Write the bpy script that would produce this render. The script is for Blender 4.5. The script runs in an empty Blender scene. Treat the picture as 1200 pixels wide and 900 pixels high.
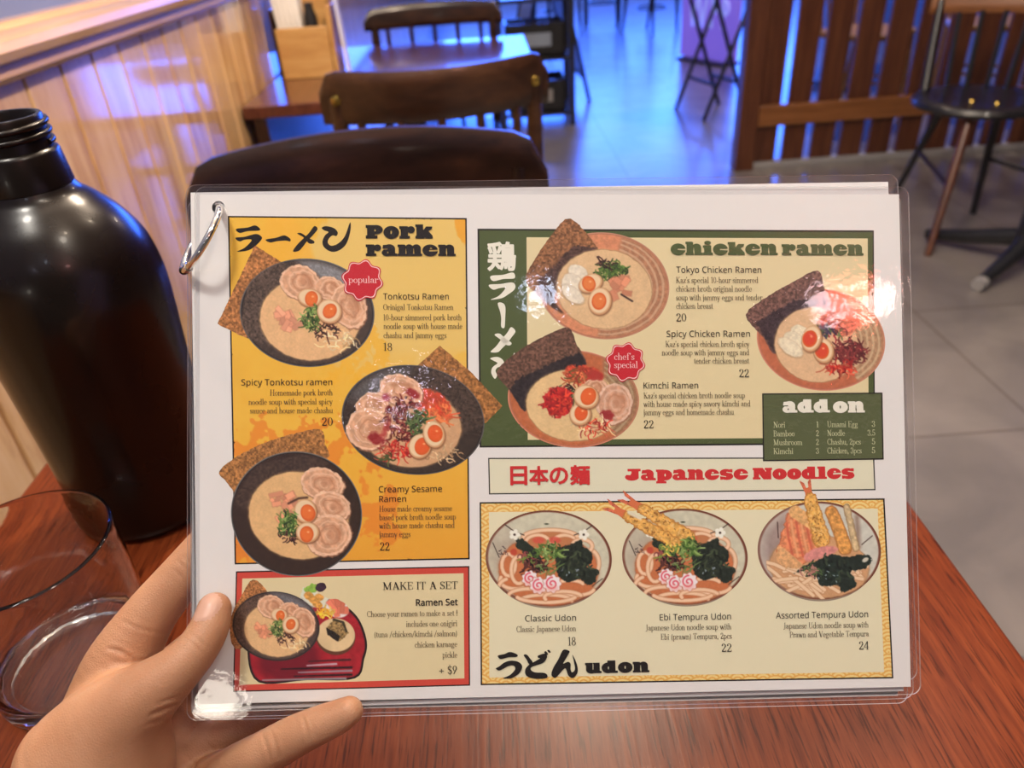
import bpy, math, random
import numpy as np
from mathutils import Vector, Matrix
random.seed(7)
RNG = np.random.RandomState(11)
SC = bpy.context.scene
COL = SC.collection

# ---------------------------------------------------------------- camera
FPX = 880.0                                  # focal length in pixels of a 1200x900 frame
CAMH = 1.094                                 # camera height above the floor
_d = np.array([100.0, 1390.0, FPX]); _d /= np.linalg.norm(_d)
_y = np.array([-45.0, -553.9, FPX]); _y /= np.linalg.norm(_y)
_z = -_d
_x = np.cross(_y, _z); _x /= np.linalg.norm(_x)
_y = np.cross(_z, _x)
RW = np.array([_x, _y, _z])                  # rows: world axes in camera coordinates (x right, y down, z ahead)
CAMP = np.array([0.0, 0.0, CAMH])

def c2w(p):
    return RW @ np.asarray(p, float) + CAMP

def at(px, py, z):
    """World point seen at a pixel at camera depth z."""
    return c2w(((px - 600) / FPX * z, (py - 450) / FPX * z, z))

def on_z(px, py, zw):
    r = RW @ np.array([px - 600, py - 450, FPX]); return CAMP + r * (zw - CAMH) / r[2]

def on_y(px, py, yw):
    r = RW @ np.array([px - 600, py - 450, FPX]); return CAMP + r * yw / r[1]

cd = bpy.data.cameras.new('camera'); cam = bpy.data.objects.new('camera', cd); COL.objects.link(cam)
m = Matrix.Identity(4)
for i in range(3):
    m[i][0] = RW[i, 0]; m[i][1] = -RW[i, 1]; m[i][2] = -RW[i, 2]; m[i][3] = CAMP[i]
cam.matrix_world = m
cd.sensor_fit = 'HORIZONTAL'; cd.sensor_width = 36.0; cd.lens = FPX / 1200 * 36.0
cd.clip_start = 0.02; cd.clip_end = 60
cd.dof.use_dof = True; cd.dof.focus_distance = 0.318; cd.dof.aperture_fstop = 10.5
SC.camera = cam

# ---------------------------------------------------------------- exposure, world, lights
SC.view_settings.view_transform = 'Standard'; SC.view_settings.look = 'None'
SC.view_settings.exposure = 0.0; SC.view_settings.gamma = 1.0; SC.view_settings.use_curve_mapping = False
W = bpy.data.worlds.new('room_ambient'); SC.world = W; W.use_nodes = True
W.node_tree.nodes['Background'].inputs[0].default_value = (0.95, 0.86, 0.80, 1)
W.node_tree.nodes['Background'].inputs[1].default_value = 0.12

def area(name, loc, target, sx, sy, power, color, shape='RECTANGLE'):
    l = bpy.data.lights.new(name, 'AREA'); l.shape = shape; l.size = sx; l.size_y = sy
    l.energy = power; l.color = color
    o = bpy.data.objects.new(name, l); COL.objects.link(o); o.location = loc
    o.rotation_euler = (Vector(target) - Vector(loc)).to_track_quat('-Z', 'Y').to_euler()
    return o
WARM = (1.0, 0.80, 0.60)
area('unseen_ceiling_lamp', (-0.45, -0.08, 2.75), (0.0, 0.25, 0.9), 0.3, 0.3, 22, (1.0, 0.94, 0.84), 'DISK')
area('unseen_ceiling_lamp', (0.17, 1.42, 2.75), (0.17, 1.42, 0), 0.22, 0.22, 9, WARM, 'DISK')
area('unseen_ceiling_lamp', (0.9, -0.4, 2.75), (0.5, 0.6, 0.7), 0.3, 0.3, 9, (1.0, 0.88, 0.74), 'DISK')
area('unseen_ceiling_lamp', (2.3, 4.7, 2.75), (2.3, 4.7, 0), 0.3, 0.3, 30, WARM, 'DISK')  # unseen lamp added to brighten the area behind the partition
area('daylight_through_window', (2.2, 12.6, 1.95), (2.2, 0, 1.6), 5.6, 1.8, 640, (0.038, 0.155, 1.0))

def bulb(loc, power, color=WARM, r=0.035):  # unseen point lights: added fill and glints, and lamps mirrored as glare
    l = bpy.data.lights.new('unseen_point_light', 'POINT'); l.energy = power; l.color = color; l.shadow_soft_size = r
    o = bpy.data.objects.new('unseen_point_light', l); COL.objects.link(o); o.location = loc
for q, e in (((-0.2, 0.75, 2.3), 16), ((0.55, 0.1, 2.3), 8), ((0.9, 1.1, 2.3), 10), ((0.11, 1.34, 2.3), 8), ((0.15, 1.15, 1.8), 54), ((-0.2, 2.4, 2.3), 18)): bulb(q, e)  # unseen bulbs added for glints and to brighten the wall boards
bulb((1.50, -1.60, 2.50), 7.0, (1.0, 0.16, 0.10), 0.10); bulb((1.64, -1.70, 2.58), 3.0, (1.0, 0.85, 0.8), 0.06); bulb((1.33, -1.52, 2.43), 3.0, (1.0, 0.8, 0.85), 0.06)  # unseen red neon and white lamps, set where the laminate mirrors them
bulb((-0.513, -0.958, 1.12), 1.2, (1.0, 0.9, 0.75), 0.045)  # unseen wall lamp, set to glare on the laminate's lower left corner
bulb((0.27, -1.40, 2.45), 2.5, (0.7, 0.8, 1.0), 0.05); bulb((-0.28, -1.90, 2.40), 2.5, (0.8, 0.78, 1.0), 0.05)  # unseen bluish lamps, set where the laminate mirrors them

# ---------------------------------------------------------------- helpers
def lin(c):
    c = np.asarray(c, float) / 255.0
    return np.where(c <= 0.04045, c / 12.92, ((c + 0.055) / 1.055) ** 2.4)

class MB:
    """Collects shapes and links them as one mesh object."""
    def __init__(s): s.v = []; s.f = []; s.mi = []; s.m = 0
    def add(s, vs, fs):
        b = len(s.v); s.v += [tuple(map(float, q)) for q in vs]
        for f in fs: s.f.append(tuple(b + i for i in f)); s.mi.append(s.m)
    def box(s, x0, x1, y0, y1, z0, z1):
        s.add([(x0,y0,z0),(x1,y0,z0),(x1,y1,z0),(x0,y1,z0),(x0,y0,z1),(x1,y0,z1),(x1,y1,z1),(x0,y1,z1)],
              [(0,3,2,1),(4,5,6,7),(0,1,5,4),(1,2,6,5),(2,3,7,6),(3,0,4,7)])
    def bar(s, p, q, w, h, up=(0, 0, 1)):
        p = Vector(p); q = Vector(q); d = (q - p).normalized(); u = Vector(up)
        a = d.cross(u)
        if a.length < 1e-4: a = d.cross(Vector((0, 1, 0)))
        a.normalize(); b = a.cross(d).normalized(); a *= w / 2; b *= h / 2
        vs = [p-a-b, p+a-b, p+a+b, p-a+b, q-a-b, q+a-b, q+a+b, q-a+b]
        s.add(vs, [(0,1,2,3),(7,6,5,4),(0,4,5,1),(1,5,6,2),(2,6,7,3),(3,7,4,0)])
    def tube(s, path, r, n=12, closed=False):
        P = [Vector(q) for q in path]; k = len(P); rs = r if hasattr(r, '__len__') else [r] * k
        ref = None; vs = []
        for i in range(k):
            if closed: t = P[(i+1) % k] - P[i-1]
            else: t = P[min(i+1, k-1)] - P[max(i-1, 0)]
            t.normalize()
            if ref is None:
                ref = Vector((0, 0, 1)) if abs(t.z) < 0.9 else Vector((1, 0, 0))
            a = (ref - t * ref.dot(t)).normalized(); ref = a; b = t.cross(a)
            for j in range(n):
                an = 2 * math.pi * j / n; vs.append(P[i] + (a * math.cos(an) + b * math.sin(an)) * rs[i])
        fs = []
        for i in range(k if closed else k - 1):
            i2 = (i + 1) % k
            for j in range(n): fs.append((i*n+j, i*n+(j+1) % n, i2*n+(j+1) % n, i2*n+j))
        if not closed: fs += [tuple(range(n-1, -1, -1)), tuple((k-1)*n+j for j in range(n))]
        s.add(vs, fs)
    def lathe(s, prof, n=64, cx=0, cy=0):
        vs = []; fs = []; k = len(prof)
        for r, z in prof:
            for j in range(n):
                a = 2 * math.pi * j / n; vs.append((cx + r * math.cos(a), cy + r * math.sin(a), z))
        for i in range(k - 1):
            for j in range(n): fs.append((i*n+j, i*n+(j+1) % n, (i+1)*n+(j+1) % n, (i+1)*n+j))
        if prof[0][0] > 1e-6: fs.append(tuple(range(n-1, -1, -1)))
        if prof[-1][0] > 1e-6: fs.append(tuple((k-1)*n+j for j in range(n)))
        s.add(vs, fs)
    def prism(s, poly, z0, z1):
        n = len(poly)
        s.add([(x, y, z0) for x, y in poly] + [(x, y, z1) for x, y in poly],
              [tuple(range(n-1, -1, -1)), tuple(range(n, 2*n))] + [(i, (i+1) % n, n+(i+1) % n, n+i) for i in range(n)])
    def build(s, name, mats, parent=None, smooth=True, bevel=0.0, seg=2, origin=None):
        me = bpy.data.meshes.new(name); vs = s.v
        if origin is not None: vs = [(x-origin[0], y-origin[1], z-origin[2]) for x, y, z in vs]
        me.from_pydata(vs, [], s.f)
        for mm in (mats if isinstance(mats, (list, tuple)) else [mats]): me.materials.append(mm)
        me.polygons.foreach_set('material_index', s.mi)
        o = bpy.data.objects.new(name, me); COL.objects.link(o)
        if origin is not None: o.location = origin
        if parent is not None: o.parent = parent
        if smooth:
            me.polygons.foreach_set('use_smooth', [True] * len(me.polygons))
            me.set_sharp_from_angle(angle=math.radians(38))
        if bevel:
            b = o.modifiers.new('bevel', 'BEVEL'); b.width = bevel; b.segments = seg; b.limit_method = 'ANGLE'
            b.angle_limit = math.radians(40)
        me.update(); return o

def thing(name, label, cat, loc=(0, 0, 0), rz=0.0, group=None):
    o = bpy.data.objects.new(name, None); COL.objects.link(o); o.location = loc; o.rotation_euler = (0, 0, rz)
    o.empty_display_size = 0.05
    return tag(o, label, cat, group)

def tag(o, label, cat, group=None):
    o['label'] = label; o['category'] = cat
    if group: o['group'] = group
    return o

def struct(o):
    o['kind'] = 'structure'; return o

def copy_tree(o, parent=None):
    c = o.copy(); COL.objects.link(c)
    if parent is not None: c.parent = parent
    for ch in list(o.children): copy_tree(ch, c)
    return c

# ---- materials
def new_mat(name):
    mt = bpy.data.materials.new(name); mt.use_nodes = True; nt = mt.node_tree
    return mt, nt, nt.nodes, nt.links, nt.nodes['Principled BSDF']

def plain(name, col, rough=0.5, metal=0.0, coat=0.0, spec=0.5, vary=0.0, scale=20.0, bump=0.0, coat_rough=0.08):
    mt, nt, N, L, P = new_mat(name)
    P.inputs['Base Color'].default_value = (*col, 1); P.inputs['Roughness'].default_value = rough
    P.inputs['Metallic'].default_value = metal; P.inputs['Coat Weight'].default_value = coat
    P.inputs['Coat Roughness'].default_value = coat_rough; P.inputs['Specular IOR Level'].default_value = spec
    if vary or bump:
        tc = N.new('ShaderNodeTexCoord'); nz = N.new('ShaderNodeTexNoise'); nz.inputs['Scale'].default_value = scale
        nz.inputs['Detail'].default_value = 4; L.new(tc.outputs['Object'], nz.inputs['Vector'])
    if vary:
        r = N.new('ShaderNodeValToRGB')
        r.color_ramp.elements[0].position = 0.3; r.color_ramp.elements[1].position = 0.7
        r.color_ramp.elements[0].color = (*[c * (1 - vary) for c in col], 1)
        r.color_ramp.elements[1].color = (*[min(1, c * (1 + vary)) for c in col], 1)
        L.new(nz.outputs['Fac'], r.inputs['Fac']); L.new(r.outputs['Color'], P.inputs['Base Color'])
    if bump:
        b = N.new('ShaderNodeBump'); b.inputs['Strength'].default_value = bump; b.inputs['Distance'].default_value = 0.002
        L.new(nz.outputs['Fac'], b.inputs['Height']); L.new(b.outputs['Normal'], P.inputs['Normal'])
    return mt

def wood(name, dark, mid, light, stretch, scale=9.0, rough=0.35, coat=0.5, coat_rough=0.1, bump=0.15, dist=0.0006, pores=None):
    """Grain runs along the axis with the smallest stretch value."""
    mt, nt, N, L, P = new_mat(name)
    tc = N.new('ShaderNodeTexCoord'); mp = N.new('ShaderNodeMapping'); mp.inputs['Scale'].default_value = stretch
    L.new(tc.outputs['Object'], mp.inputs['Vector'])
    n1 = N.new('ShaderNodeTexNoise'); n1.inputs['Scale'].default_value = scale; n1.inputs['Detail'].default_value = 7
    n1.inputs['Roughness'].default_value = 0.62; n1.inputs['Distortion'].default_value = 0.35
    L.new(mp.outputs['Vector'], n1.inputs['Vector'])
    r = N.new('ShaderNodeValToRGB'); e = r.color_ramp.elements
    e[0].position = 0.30; e[0].color = (*dark, 1); e[1].position = 0.72; e[1].color = (*light, 1)
    q = e.new(0.5); q.color = (*mid, 1)
    L.new(n1.outputs['Fac'], r.inputs['Fac'])
    out = r.outputs['Color']
    if pores:
        n2 = N.new('ShaderNodeTexNoise'); n2.inputs['Scale'].default_value = scale * pores; n2.inputs['Detail'].default_value = 3
        L.new(mp.outputs['Vector'], n2.inputs['Vector'])
        r2 = N.new('ShaderNodeValToRGB'); r2.color_ramp.elements[0].position = 0.36; r2.color_ramp.elements[1].position = 0.46
        r2.color_ramp.elements[0].color = (0.45, 0.38, 0.36, 1); r2.color_ramp.elements[1].color = (1, 1, 1, 1)
        L.new(n2.outputs['Fac'], r2.inputs['Fac'])
        mx = N.new('ShaderNodeMix'); mx.data_type = 'RGBA'; mx.blend_type = 'MULTIPLY'; mx.inputs['Factor'].default_value = 1
        L.new(out, mx.inputs['A']); L.new(r2.outputs['Color'], mx.inputs['B']); out = mx.outputs['Result']
    L.new(out, P.inputs['Base Color'])
    P.inputs['Roughness'].default_value = rough; P.inputs['Coat Weight'].default_value = coat
    P.inputs['Coat Roughness'].default_value = coat_rough
    b = N.new('ShaderNodeBump'); b.inputs['Strength'].default_value = bump; b.inputs['Distance'].default_value = dist
    L.new(n1.outputs['Fac'], b.inputs['Height']); L.new(b.outputs['Normal'], P.inputs['Normal'])
    L.new(b.outputs['Normal'], P.inputs['Coat Normal'])
    return mt

def glass_mat(name, col=(1, 1, 1), rough=0.0, ior=1.5, bump=0.0):
    mt, nt, N, L, P = new_mat(name)
    P.inputs['Base Color'].default_value = (*col, 1); P.inputs['Transmission Weight'].default_value = 1
    P.inputs['Roughness'].default_value = rough; P.inputs['IOR'].default_value = ior
    if bump:
        tc = N.new('ShaderNodeTexCoord'); nz = N.new('ShaderNodeTexNoise'); nz.inputs['Scale'].default_value = 60
        L.new(tc.outputs['Object'], nz.inputs['Vector'])
        b = N.new('ShaderNodeBump'); b.inputs['Strength'].default_value = bump; b.inputs['Distance'].default_value = 0.001
        L.new(nz.outputs['Fac'], b.inputs['Height']); L.new(b.outputs['Normal'], P.inputs['Normal'])
    return mt

M_PINE = wood('varnished_pine', (0.44, 0.21, 0.07), (0.70, 0.43, 0.20), (0.78, 0.53, 0.30), (11, 11, 1.6), 2.4, 0.4, 0.9, 0.05, 0.10, 0.0006)
M_PINE_Y = wood('varnished_pine_trim', (0.50, 0.27, 0.10), (0.62, 0.37, 0.17), (0.70, 0.46, 0.25), (14, 1.0, 14), 3.0, 0.35, 0.8, 0.12, 0.2, 0.0006)
M_TABLE = wood('red_brown_table_wood', (0.085, 0.0135, 0.004), (0.145, 0.028, 0.0075), (0.200, 0.046, 0.013), (46, 2.4, 10), 5.0, 0.30, 0.0, 0.16, 0.22, 0.0005, pores=3.0)
M_TABLE2 = wood('dark_red_table_wood', (0.05, 0.012, 0.008), (0.085, 0.022, 0.014), (0.12, 0.036, 0.02), (30, 1.3, 10), 3.6, 0.3, 0.8, 0.07, 0.1, 0.0004)
M_DARKWOOD = wood('dark_chair_wood', (0.010, 0.004, 0.003), (0.022, 0.009, 0.006), (0.050, 0.020, 0.011), (3, 12, 12), 3.0, 0.3, 0.35, 0.14, 0.1, 0.0004)
M_BROWNWOOD = wood('brown_chair_wood', (0.022, 0.009, 0.005), (0.045, 0.018, 0.009), (0.075, 0.032, 0.014), (3, 12, 12), 3.0, 0.35, 0.6, 0.16, 0.1, 0.0004)
M_SLAT = wood('mahogany_slats', (0.060, 0.017, 0.007), (0.100, 0.030, 0.012), (0.145, 0.050, 0.018), (14, 14, 1.2), 3.0, 0.4, 0.4, 0.2, 0.2, 0.0006)
M_RAIL = wood('lighter_rail_wood', (0.16, 0.055, 0.014), (0.23, 0.085, 0.024), (0.30, 0.12, 0.04), (1.2, 14, 14), 3.0, 0.4, 0.4, 0.2, 0.2, 0.0006)
M_SLATE = plain('slate_blue_paint', (0.155, 0.19, 0.285), 0.55, vary=0.06, scale=6, bump=0.05)
M_BLACK = plain('black_paint', (0.012, 0.012, 0.014), 0.35, coat=0.3, vary=0.2, scale=12)
M_BLACKMETAL = plain('black_metal', (0.016, 0.017, 0.02), 0.32, spec=0.6, vary=0.2, scale=30)
M_STEEL = plain('brushed_steel', (0.55, 0.55, 0.56), 0.3, metal=1.0, vary=0.05)
M_CHROME = plain('chrome', (0.80, 0.77, 0.72), 0.08, metal=1.0, vary=0.02)
M_WHITE = plain('white_paper', (0.74, 0.70, 0.66), 0.7, vary=0.03)
M_CEIL = plain('ceiling_paint', (0.74, 0.70, 0.66), 0.8, vary=0.03)
M_DARKWALL = plain('dark_wall_paint', (0.05, 0.045, 0.045), 0.6, vary=0.1, scale=3)
M_BRASS = plain('brass_stud', (0.75, 0.52, 0.12), 0.25, metal=1.0, vary=0.03)
M_GREYCAP = plain('grey_foot_cap', (0.32, 0.31, 0.31), 0.45, vary=0.05)
M_OAKBOX = wood('light_oak', (0.42, 0.20, 0.06), (0.52, 0.28, 0.09), (0.60, 0.36, 0.14), (2, 12, 12), 3.0, 0.45, 0.2, 0.2, 0.1)

for _m, _sp in ((M_TABLE, 0.2), (M_TABLE2, 0.2), (M_DARKWOOD, 0.25), (M_BROWNWOOD, 0.3)):
    _m.node_tree.nodes['Principled BSDF'].inputs['Specular IOR Level'].default_value = _sp
_p = M_PINE.node_tree.nodes['Principled BSDF']; _p.inputs['Coat IOR'].default_value = 2.1; _p.inputs['Coat Roughness'].default_value = 0.08; _p.inputs['Coat Weight'].default_value = 1.0

def floor_mat():
    mt, nt, N, L, P = new_mat('grey_floor_tiles')
    tc = N.new('ShaderNodeTexCoord'); mp = N.new('ShaderNodeMapping')
    mp.inputs['Location'].default_value = (-0.03, -0.17, 0); L.new(tc.outputs['Object'], mp.inputs['Vector'])
    br = N.new('ShaderNodeTexBrick'); br.offset = 0.0; br.inputs['Scale'].default_value = 1.0
    br.inputs['Brick Width'].default_value = 0.6; br.inputs['Row Height'].default_value = 0.6
    br.inputs['Mortar Size'].default_value = 0.0035; br.inputs['Mortar Smooth'].default_value = 0.2; br.inputs['Bias'].default_value = 0
    br.inputs['Color1'].default_value = (0.250, 0.226, 0.210, 1); br.inputs['Color2'].default_value = (0.27, 0.246, 0.228, 1)
    br.inputs['Mortar'].default_value = (0.15, 0.125, 0.108, 1)
    L.new(mp.outputs['Vector'], br.inputs['Vector'])
    nz = N.new('ShaderNodeTexNoise'); nz.inputs['Scale'].default_value = 3.2; nz.inputs['Detail'].default_value = 6
    nz.inputs['Distortion'].default_value = 0.8
    L.new(tc.outputs['Object'], nz.inputs['Vector'])
    r = N.new('ShaderNodeValToRGB'); r.color_ramp.elements[0].position = 0.35; r.color_ramp.elements[1].position = 0.68
    r.color_ramp.elements[0].color = (0.72, 0.72, 0.74, 1); r.color_ramp.elements[1].color = (1.12, 1.1, 1.08, 1)
    L.new(nz.outputs['Fac'], r.inputs['Fac'])
    mx = N.new('ShaderNodeMix'); mx.data_type = 'RGBA'; mx.blend_type = 'MULTIPLY'; mx.inputs['Factor'].default_value = 1
    L.new(br.outputs['Color'], mx.inputs['A']); L.new(r.outputs['Color'], mx.inputs['B'])
    L.new(mx.outputs['Result'], P.inputs['Base Color'])
    P.inputs['Roughness'].default_value = 0.30; P.inputs['Coat Weight'].default_value = 0.4; P.inputs['Coat Roughness'].default_value = 0.2
    b = N.new('ShaderNodeBump'); b.inputs['Strength'].default_value = 0.3; b.inputs['Distance'].default_value = 0.002
    inv = N.new('ShaderNodeMath'); inv.operation = 'SUBTRACT'; inv.inputs[0].default_value = 1; L.new(br.outputs['Fac'], inv.inputs[1])
    L.new(inv.outputs[0], b.inputs['Height']); L.new(b.outputs['Normal'], P.inputs['Normal']); L.new(b.outputs['Normal'], P.inputs['Coat Normal'])
    return mt

# ---------------------------------------------------------------- the room
XW = -0.58                                    # face of the panelled wall
b = MB(); b.box(-1.0, 6.0, -3.0, 13.0, -0.05, 0.0); struct(b.build('floor', floor_mat(), smooth=False))
b = MB(); b.box(-1.0, 6.0, -3.0, 13.0, 2.9, 2.95); struct(b.build('ceiling', M_CEIL, smooth=False))
b = MB(); PL = 0.098; y = -1.03
while y < 9.0:                                # tongue-and-groove boards
    b.box(XW - 0.02, XW, y + 0.002, y + PL - 0.002, 0.0, 0.96); y += PL
o = struct(b.build('wall_left', [M_PINE, M_SLATE, M_DARKWALL], bevel=0.003, seg=2))
b = MB(); b.box(XW - 0.09, XW - 0.055, -3, 13, 0, 2.9); struct(b.build('wall_left_plaster', M_SLATE, smooth=False))
b = MB()                                      # ledge on top of the boards, with a rounded nose and a moulding below
prof = [(XW-0.055, 0.962), (XW+0.008, 0.962), (XW+0.014, 0.955), (XW+0.020, 0.962), (XW+0.020, 0.975), (XW+0.030, 0.980), (XW+0.034, 0.990), (XW+0.030, 1.000), (XW+0.018, 1.004), (XW-0.020, 1.006), (XW-0.024, 1.012), (XW-0.055, 1.012)]
n = len(prof)
b.add([(x, -2.9, z) for x, z in prof] + [(x, 9.0, z) for x, z in prof],
      [tuple(range(n)), tuple(range(2*n-1, n-1, -1))] + [(i, n+i, n+(i+1) % n, (i+1) % n) for i in range(n)])
struct(b.build('trim_1', M_PINE_Y))
b = MB()
for x0, x1, z0, z1 in ((-1.0, -0.9, 0, 2.9), (5.2, 6.0, 0, 2.9), (-0.9, 5.2, 2.75, 2.9), (-0.9, 5.2, 0, 0.12)):
    b.box(x0, x1, 12.9, 13.0, z0, z1)
struct(b.build('wall_back', M_DARKWALL, smooth=False))
b = MB(); b.box(5.9, 6.0, -3, 13, 0, 2.9); struct(b.build('wall_right', M_DARKWALL, smooth=False))
b = MB()
for x in (-0.9, 0.6, 2.1, 3.6, 5.14): b.box(x, x + 0.06, 12.86, 12.92, 0.12, 2.75)
b.box(-0.9, 5.2, 12.86, 12.92, 0.10, 0.16); b.box(-0.9, 5.2, 12.86, 12.92, 2.70, 2.76)
struct(b.build('window_1', M_BLACKMETAL, smooth=False))

# ---------------------------------------------------------------- tables
def table(name, label, x0, x1, y0, y1, mat, rz=0.0, chamfer=0.003, panel=False):
    cx, cy = (x0 + x1) / 2, (y0 + y1) / 2
    t = thing(name, label, 'table', (cx, cy, 0), rz)
    hx, hy = (x1 - x0) / 2, (y1 - y0) / 2
    b = MB(); b.box(-hx, hx, -hy, hy, 0.712, 0.74); b.build('tabletop', mat, t, bevel=chamfer, seg=3)
    b = MB(); b.tube([(0, 0, 0.03), (0, 0, 0.70)], 0.035, 20); b.build('column', M_BLACKMETAL, t)
    b = MB(); b.box(-0.2, 0.2, -0.2, 0.2, 0.700, 0.712); b.build('mounting_plate', M_BLACKMETAL, t, smooth=False)
    b = MB(); b.box(-0.21, 0.21, -0.03, 0.03, 0.012, 0.034); b.box(-0.03, 0.03, -0.21, 0.21, 0.012, 0.034)
    b.lathe([(0.06, 0.034), (0.05, 0.05), (0.035, 0.056)], 20)
    b.build('base', M_BLACKMETAL, t, bevel=0.004)
    if panel:
        b = MB(); b.box(-hx + 0.02, -hx + 0.05, -hy + 0.004, hy - 0.06, 0.0, 0.711); b.build('added_dark_panel', M_DARKWOOD, t, bevel=0.003)  # dark panel added to block the blue-lit wall under the table
    for sx, sy in ((0.2, 0), (-0.2, 0), (0, 0.2), (0, -0.2)):
        b = MB(); b.lathe([(0.014, 0.0), (0.016, 0.004), (0.016, 0.012)], 14, sx, sy); b.build('foot', M_BLACK, t)
    return t
table('dining_table', 'red-brown wooden table in front, under the bottle and the tumbler', -0.378, 0.2640, -0.02, 0.60, M_TABLE)
table('dining_table', 'dark red table behind the chairs with blue light on its glossy top', -0.575, 0.135, 1.85, 2.72, M_TABLE2, panel=True)

# ---------------------------------------------------------------- chairs
def curved_board(b, hw, ztop, zbot, y0, bow, arch, th, n=24, round_end=0.036, lean=0.10):
    """A curved back rail: ends come forward by bow (towards -y) and drop by arch; rounded upper corners."""
    rows = 9; front = []; back = []
    for side in (0, 1):
        for i in range(n + 1):
            u = -1 + 2 * i / n; x = u * hw
            e = max(0.0, abs(x) - (hw - round_end)) / round_end
            top = ztop - arch * u * u - round_end * (1 - math.sqrt(max(0, 1 - e * e)))
            for j in range(rows):
                w = j / (rows - 1); z = zbot + (top - zbot) * w
                y = y0 - bow * u * u + lean * (z - zbot)
                edge = th * (0.5 - 0.32 * (abs(w - 0.5) * 2) ** 6)
                (front if side == 0 else back).append((x, y - edge if side == 0 else y + edge, z))
    fs = []; N = (n + 1) * rows
    for i in range(n):
        for j in range(rows - 1):
            a = i * rows + j; c = (i + 1) * rows + j
            fs.append((a, c, c + 1, a + 1)); fs.append((N + a, N + a + 1, N + c + 1, N + c))
        a = i * rows; c = (i + 1) * rows
        fs.append((a, N + a, N + c, c)); a += rows - 1; c += rows - 1; fs.append((a, c, N + c, N + a))
    for i in (0, n):
        for j in range(rows - 1):
            a = i * rows + j
            fs.append((a, a + 1, N + a + 1, N + a) if i == 0 else (a, N + a, N + a + 1, a + 1))
    b.add(front + back, fs)

def bentwood_chair(label, loc, rz, mat, hw=0.207, top=0.885, rail_h=0.105, bow=0.055, arch=0.02, group=None):
    """Faces -y; the back stands on the +y side."""
    t = thing('dining_chair', label, 'chair', loc, rz, group)
    b = MB()
    poly = []
    for i in range(40):
        a = 2 * math.pi * i / 40; c, s = math.cos(a), math.sin(a)
        poly.append((0.205 * math.copysign(abs(c) ** 0.6, c), 0.20 * math.copysign(abs(s) ** 0.6, s) - 0.02))
    b.prism(poly, 0.435, 0.465); b.build('seat', mat, t, bevel=0.008, seg=3)
    b = MB(); curved_board(b, hw, top, top - rail_h, 0.205, bow, arch, 0.022); b.build('top_rail', mat, t)
    for s in (-1, 1):
        b = MB(); xx = s * hw * 0.86; yb = 0.205 - bow * 0.74
        b.tube([(xx * 0.96, yb + 0.05, 0.0), (xx * 0.96, yb + 0.01, 0.25), (xx * 0.97, yb - 0.018, 0.45), (xx, yb - 0.016, 0.62), (xx, yb + 0.006, top - rail_h * 0.45)], [0.013, 0.016, 0.018, 0.017, 0.013], 12)
        b.build('back_leg', mat, t)
        b = MB(); b.tube([(s * 0.165, -0.19, 0.0), (s * 0.155, -0.165, 0.44)], [0.012, 0.018], 12); b.build('front_leg', mat, t)
        b = MB(); b.lathe([(0.0, 0.0), (0.009, 0.0), (0.007, 0.004), (0.0, 0.005)], 12)
        o = b.build('screw_cap', M_BRASS, t); o.location = (xx, yb + 0.017, top - rail_h * 0.5); o.rotation_euler = (-math.pi / 2, 0, 0)
    for k in range(5):
        x = (k - 2) * hw * 0.34; u = x / hw
        b = MB(); y1 = 0.205 - bow * u * u
        b.tube([(x * 0.9, 0.165 - 0.02 * u * u, 0.46), (x, y1 - 0.012, 0.62), (x, y1 + 0.002, top - rail_h + 0.006)], 0.0075, 10); b.build('spindle', mat, t)
    b = MB()
    ring = [(0.145 * math.cos(a), 0.145 * math.sin(a), 0.22) for a in np.linspace(0, 2 * math.pi, 33)[:-1]]
    b.tube(ring, 0.008, 8, closed=True); b.build('stretcher', mat, t)
    return t
bentwood_chair('near-black wooden chair across the table, right behind the menu', (-0.136, 0.705, 0), 0.05, M_DARKWOOD, arch=0.012)
bentwood_chair('brown wooden chair seen from behind, pulled up to the dark red table', (-0.110, 1.54, 0), math.pi + 0.14, M_BROWNWOOD, hw=0.20, top=0.88, rail_h=0.085, bow=0.06, arch=-0.005)
bentwood_chair('near-black chair at the far side of the dark red table', (-0.165, 2.66, 0), 0.0, M_DARKWOOD, hw=0.235, top=0.845, rail_h=0.075, bow=0.04, arch=0.01)

# ---------------------------------------------------------------- caddy on the second table
t = thing('condiment_caddy', 'light wooden caddy holding napkins and a card, on the dark red table by the wall', 'caddy', (-0.47, 2.24, 0.74))
b = MB(); b.box(-0.073, 0.063, -0.06, -0.0485, 0, 0.125); b.build('front_panel', M_OAKBOX, t, bevel=0.002)
b = MB(); b.box(-0.085, -0.073, -0.048, 0.06, 0, 0.17); b.build('side_panel', M_DARKWOOD, t, bevel=0.002)
b = MB(); b.box(0.063, 0.075, -0.048, 0.06, 0, 0.17); b.build('side_panel', M_OAKBOX, t, bevel=0.002)
b = MB(); b.box(-0.073, 0.063, 0.048, 0.06, 0, 0.19); b.build('back_panel', M_OAKBOX, t, bevel=0.002)
b = MB(); b.box(-0.073, 0.063, -0.048, 0.048, 0, 0.012); b.build('bottom_panel', M_OAKBOX, t)
b = MB()
for k in range(5):
    x = -0.06 + 0.012 * k
    b.add([(x, -0.04, 0.013), (x + 0.006, -0.04, 0.013), (x + 0.002, -0.055 + 0.01 * k, 0.25), (x - 0.012, -0.055 + 0.01 * k, 0.23),
           (x, 0.04, 0.013), (x + 0.006, 0.04, 0.013), (x + 0.002, 0.03, 0.25), (x - 0.012, 0.03, 0.23)],
          [(0,1,2,3),(7,6,5,4),(0,4,5,1),(1,5,6,2),(2,6,7,3),(3,7,4,0)])
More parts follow.
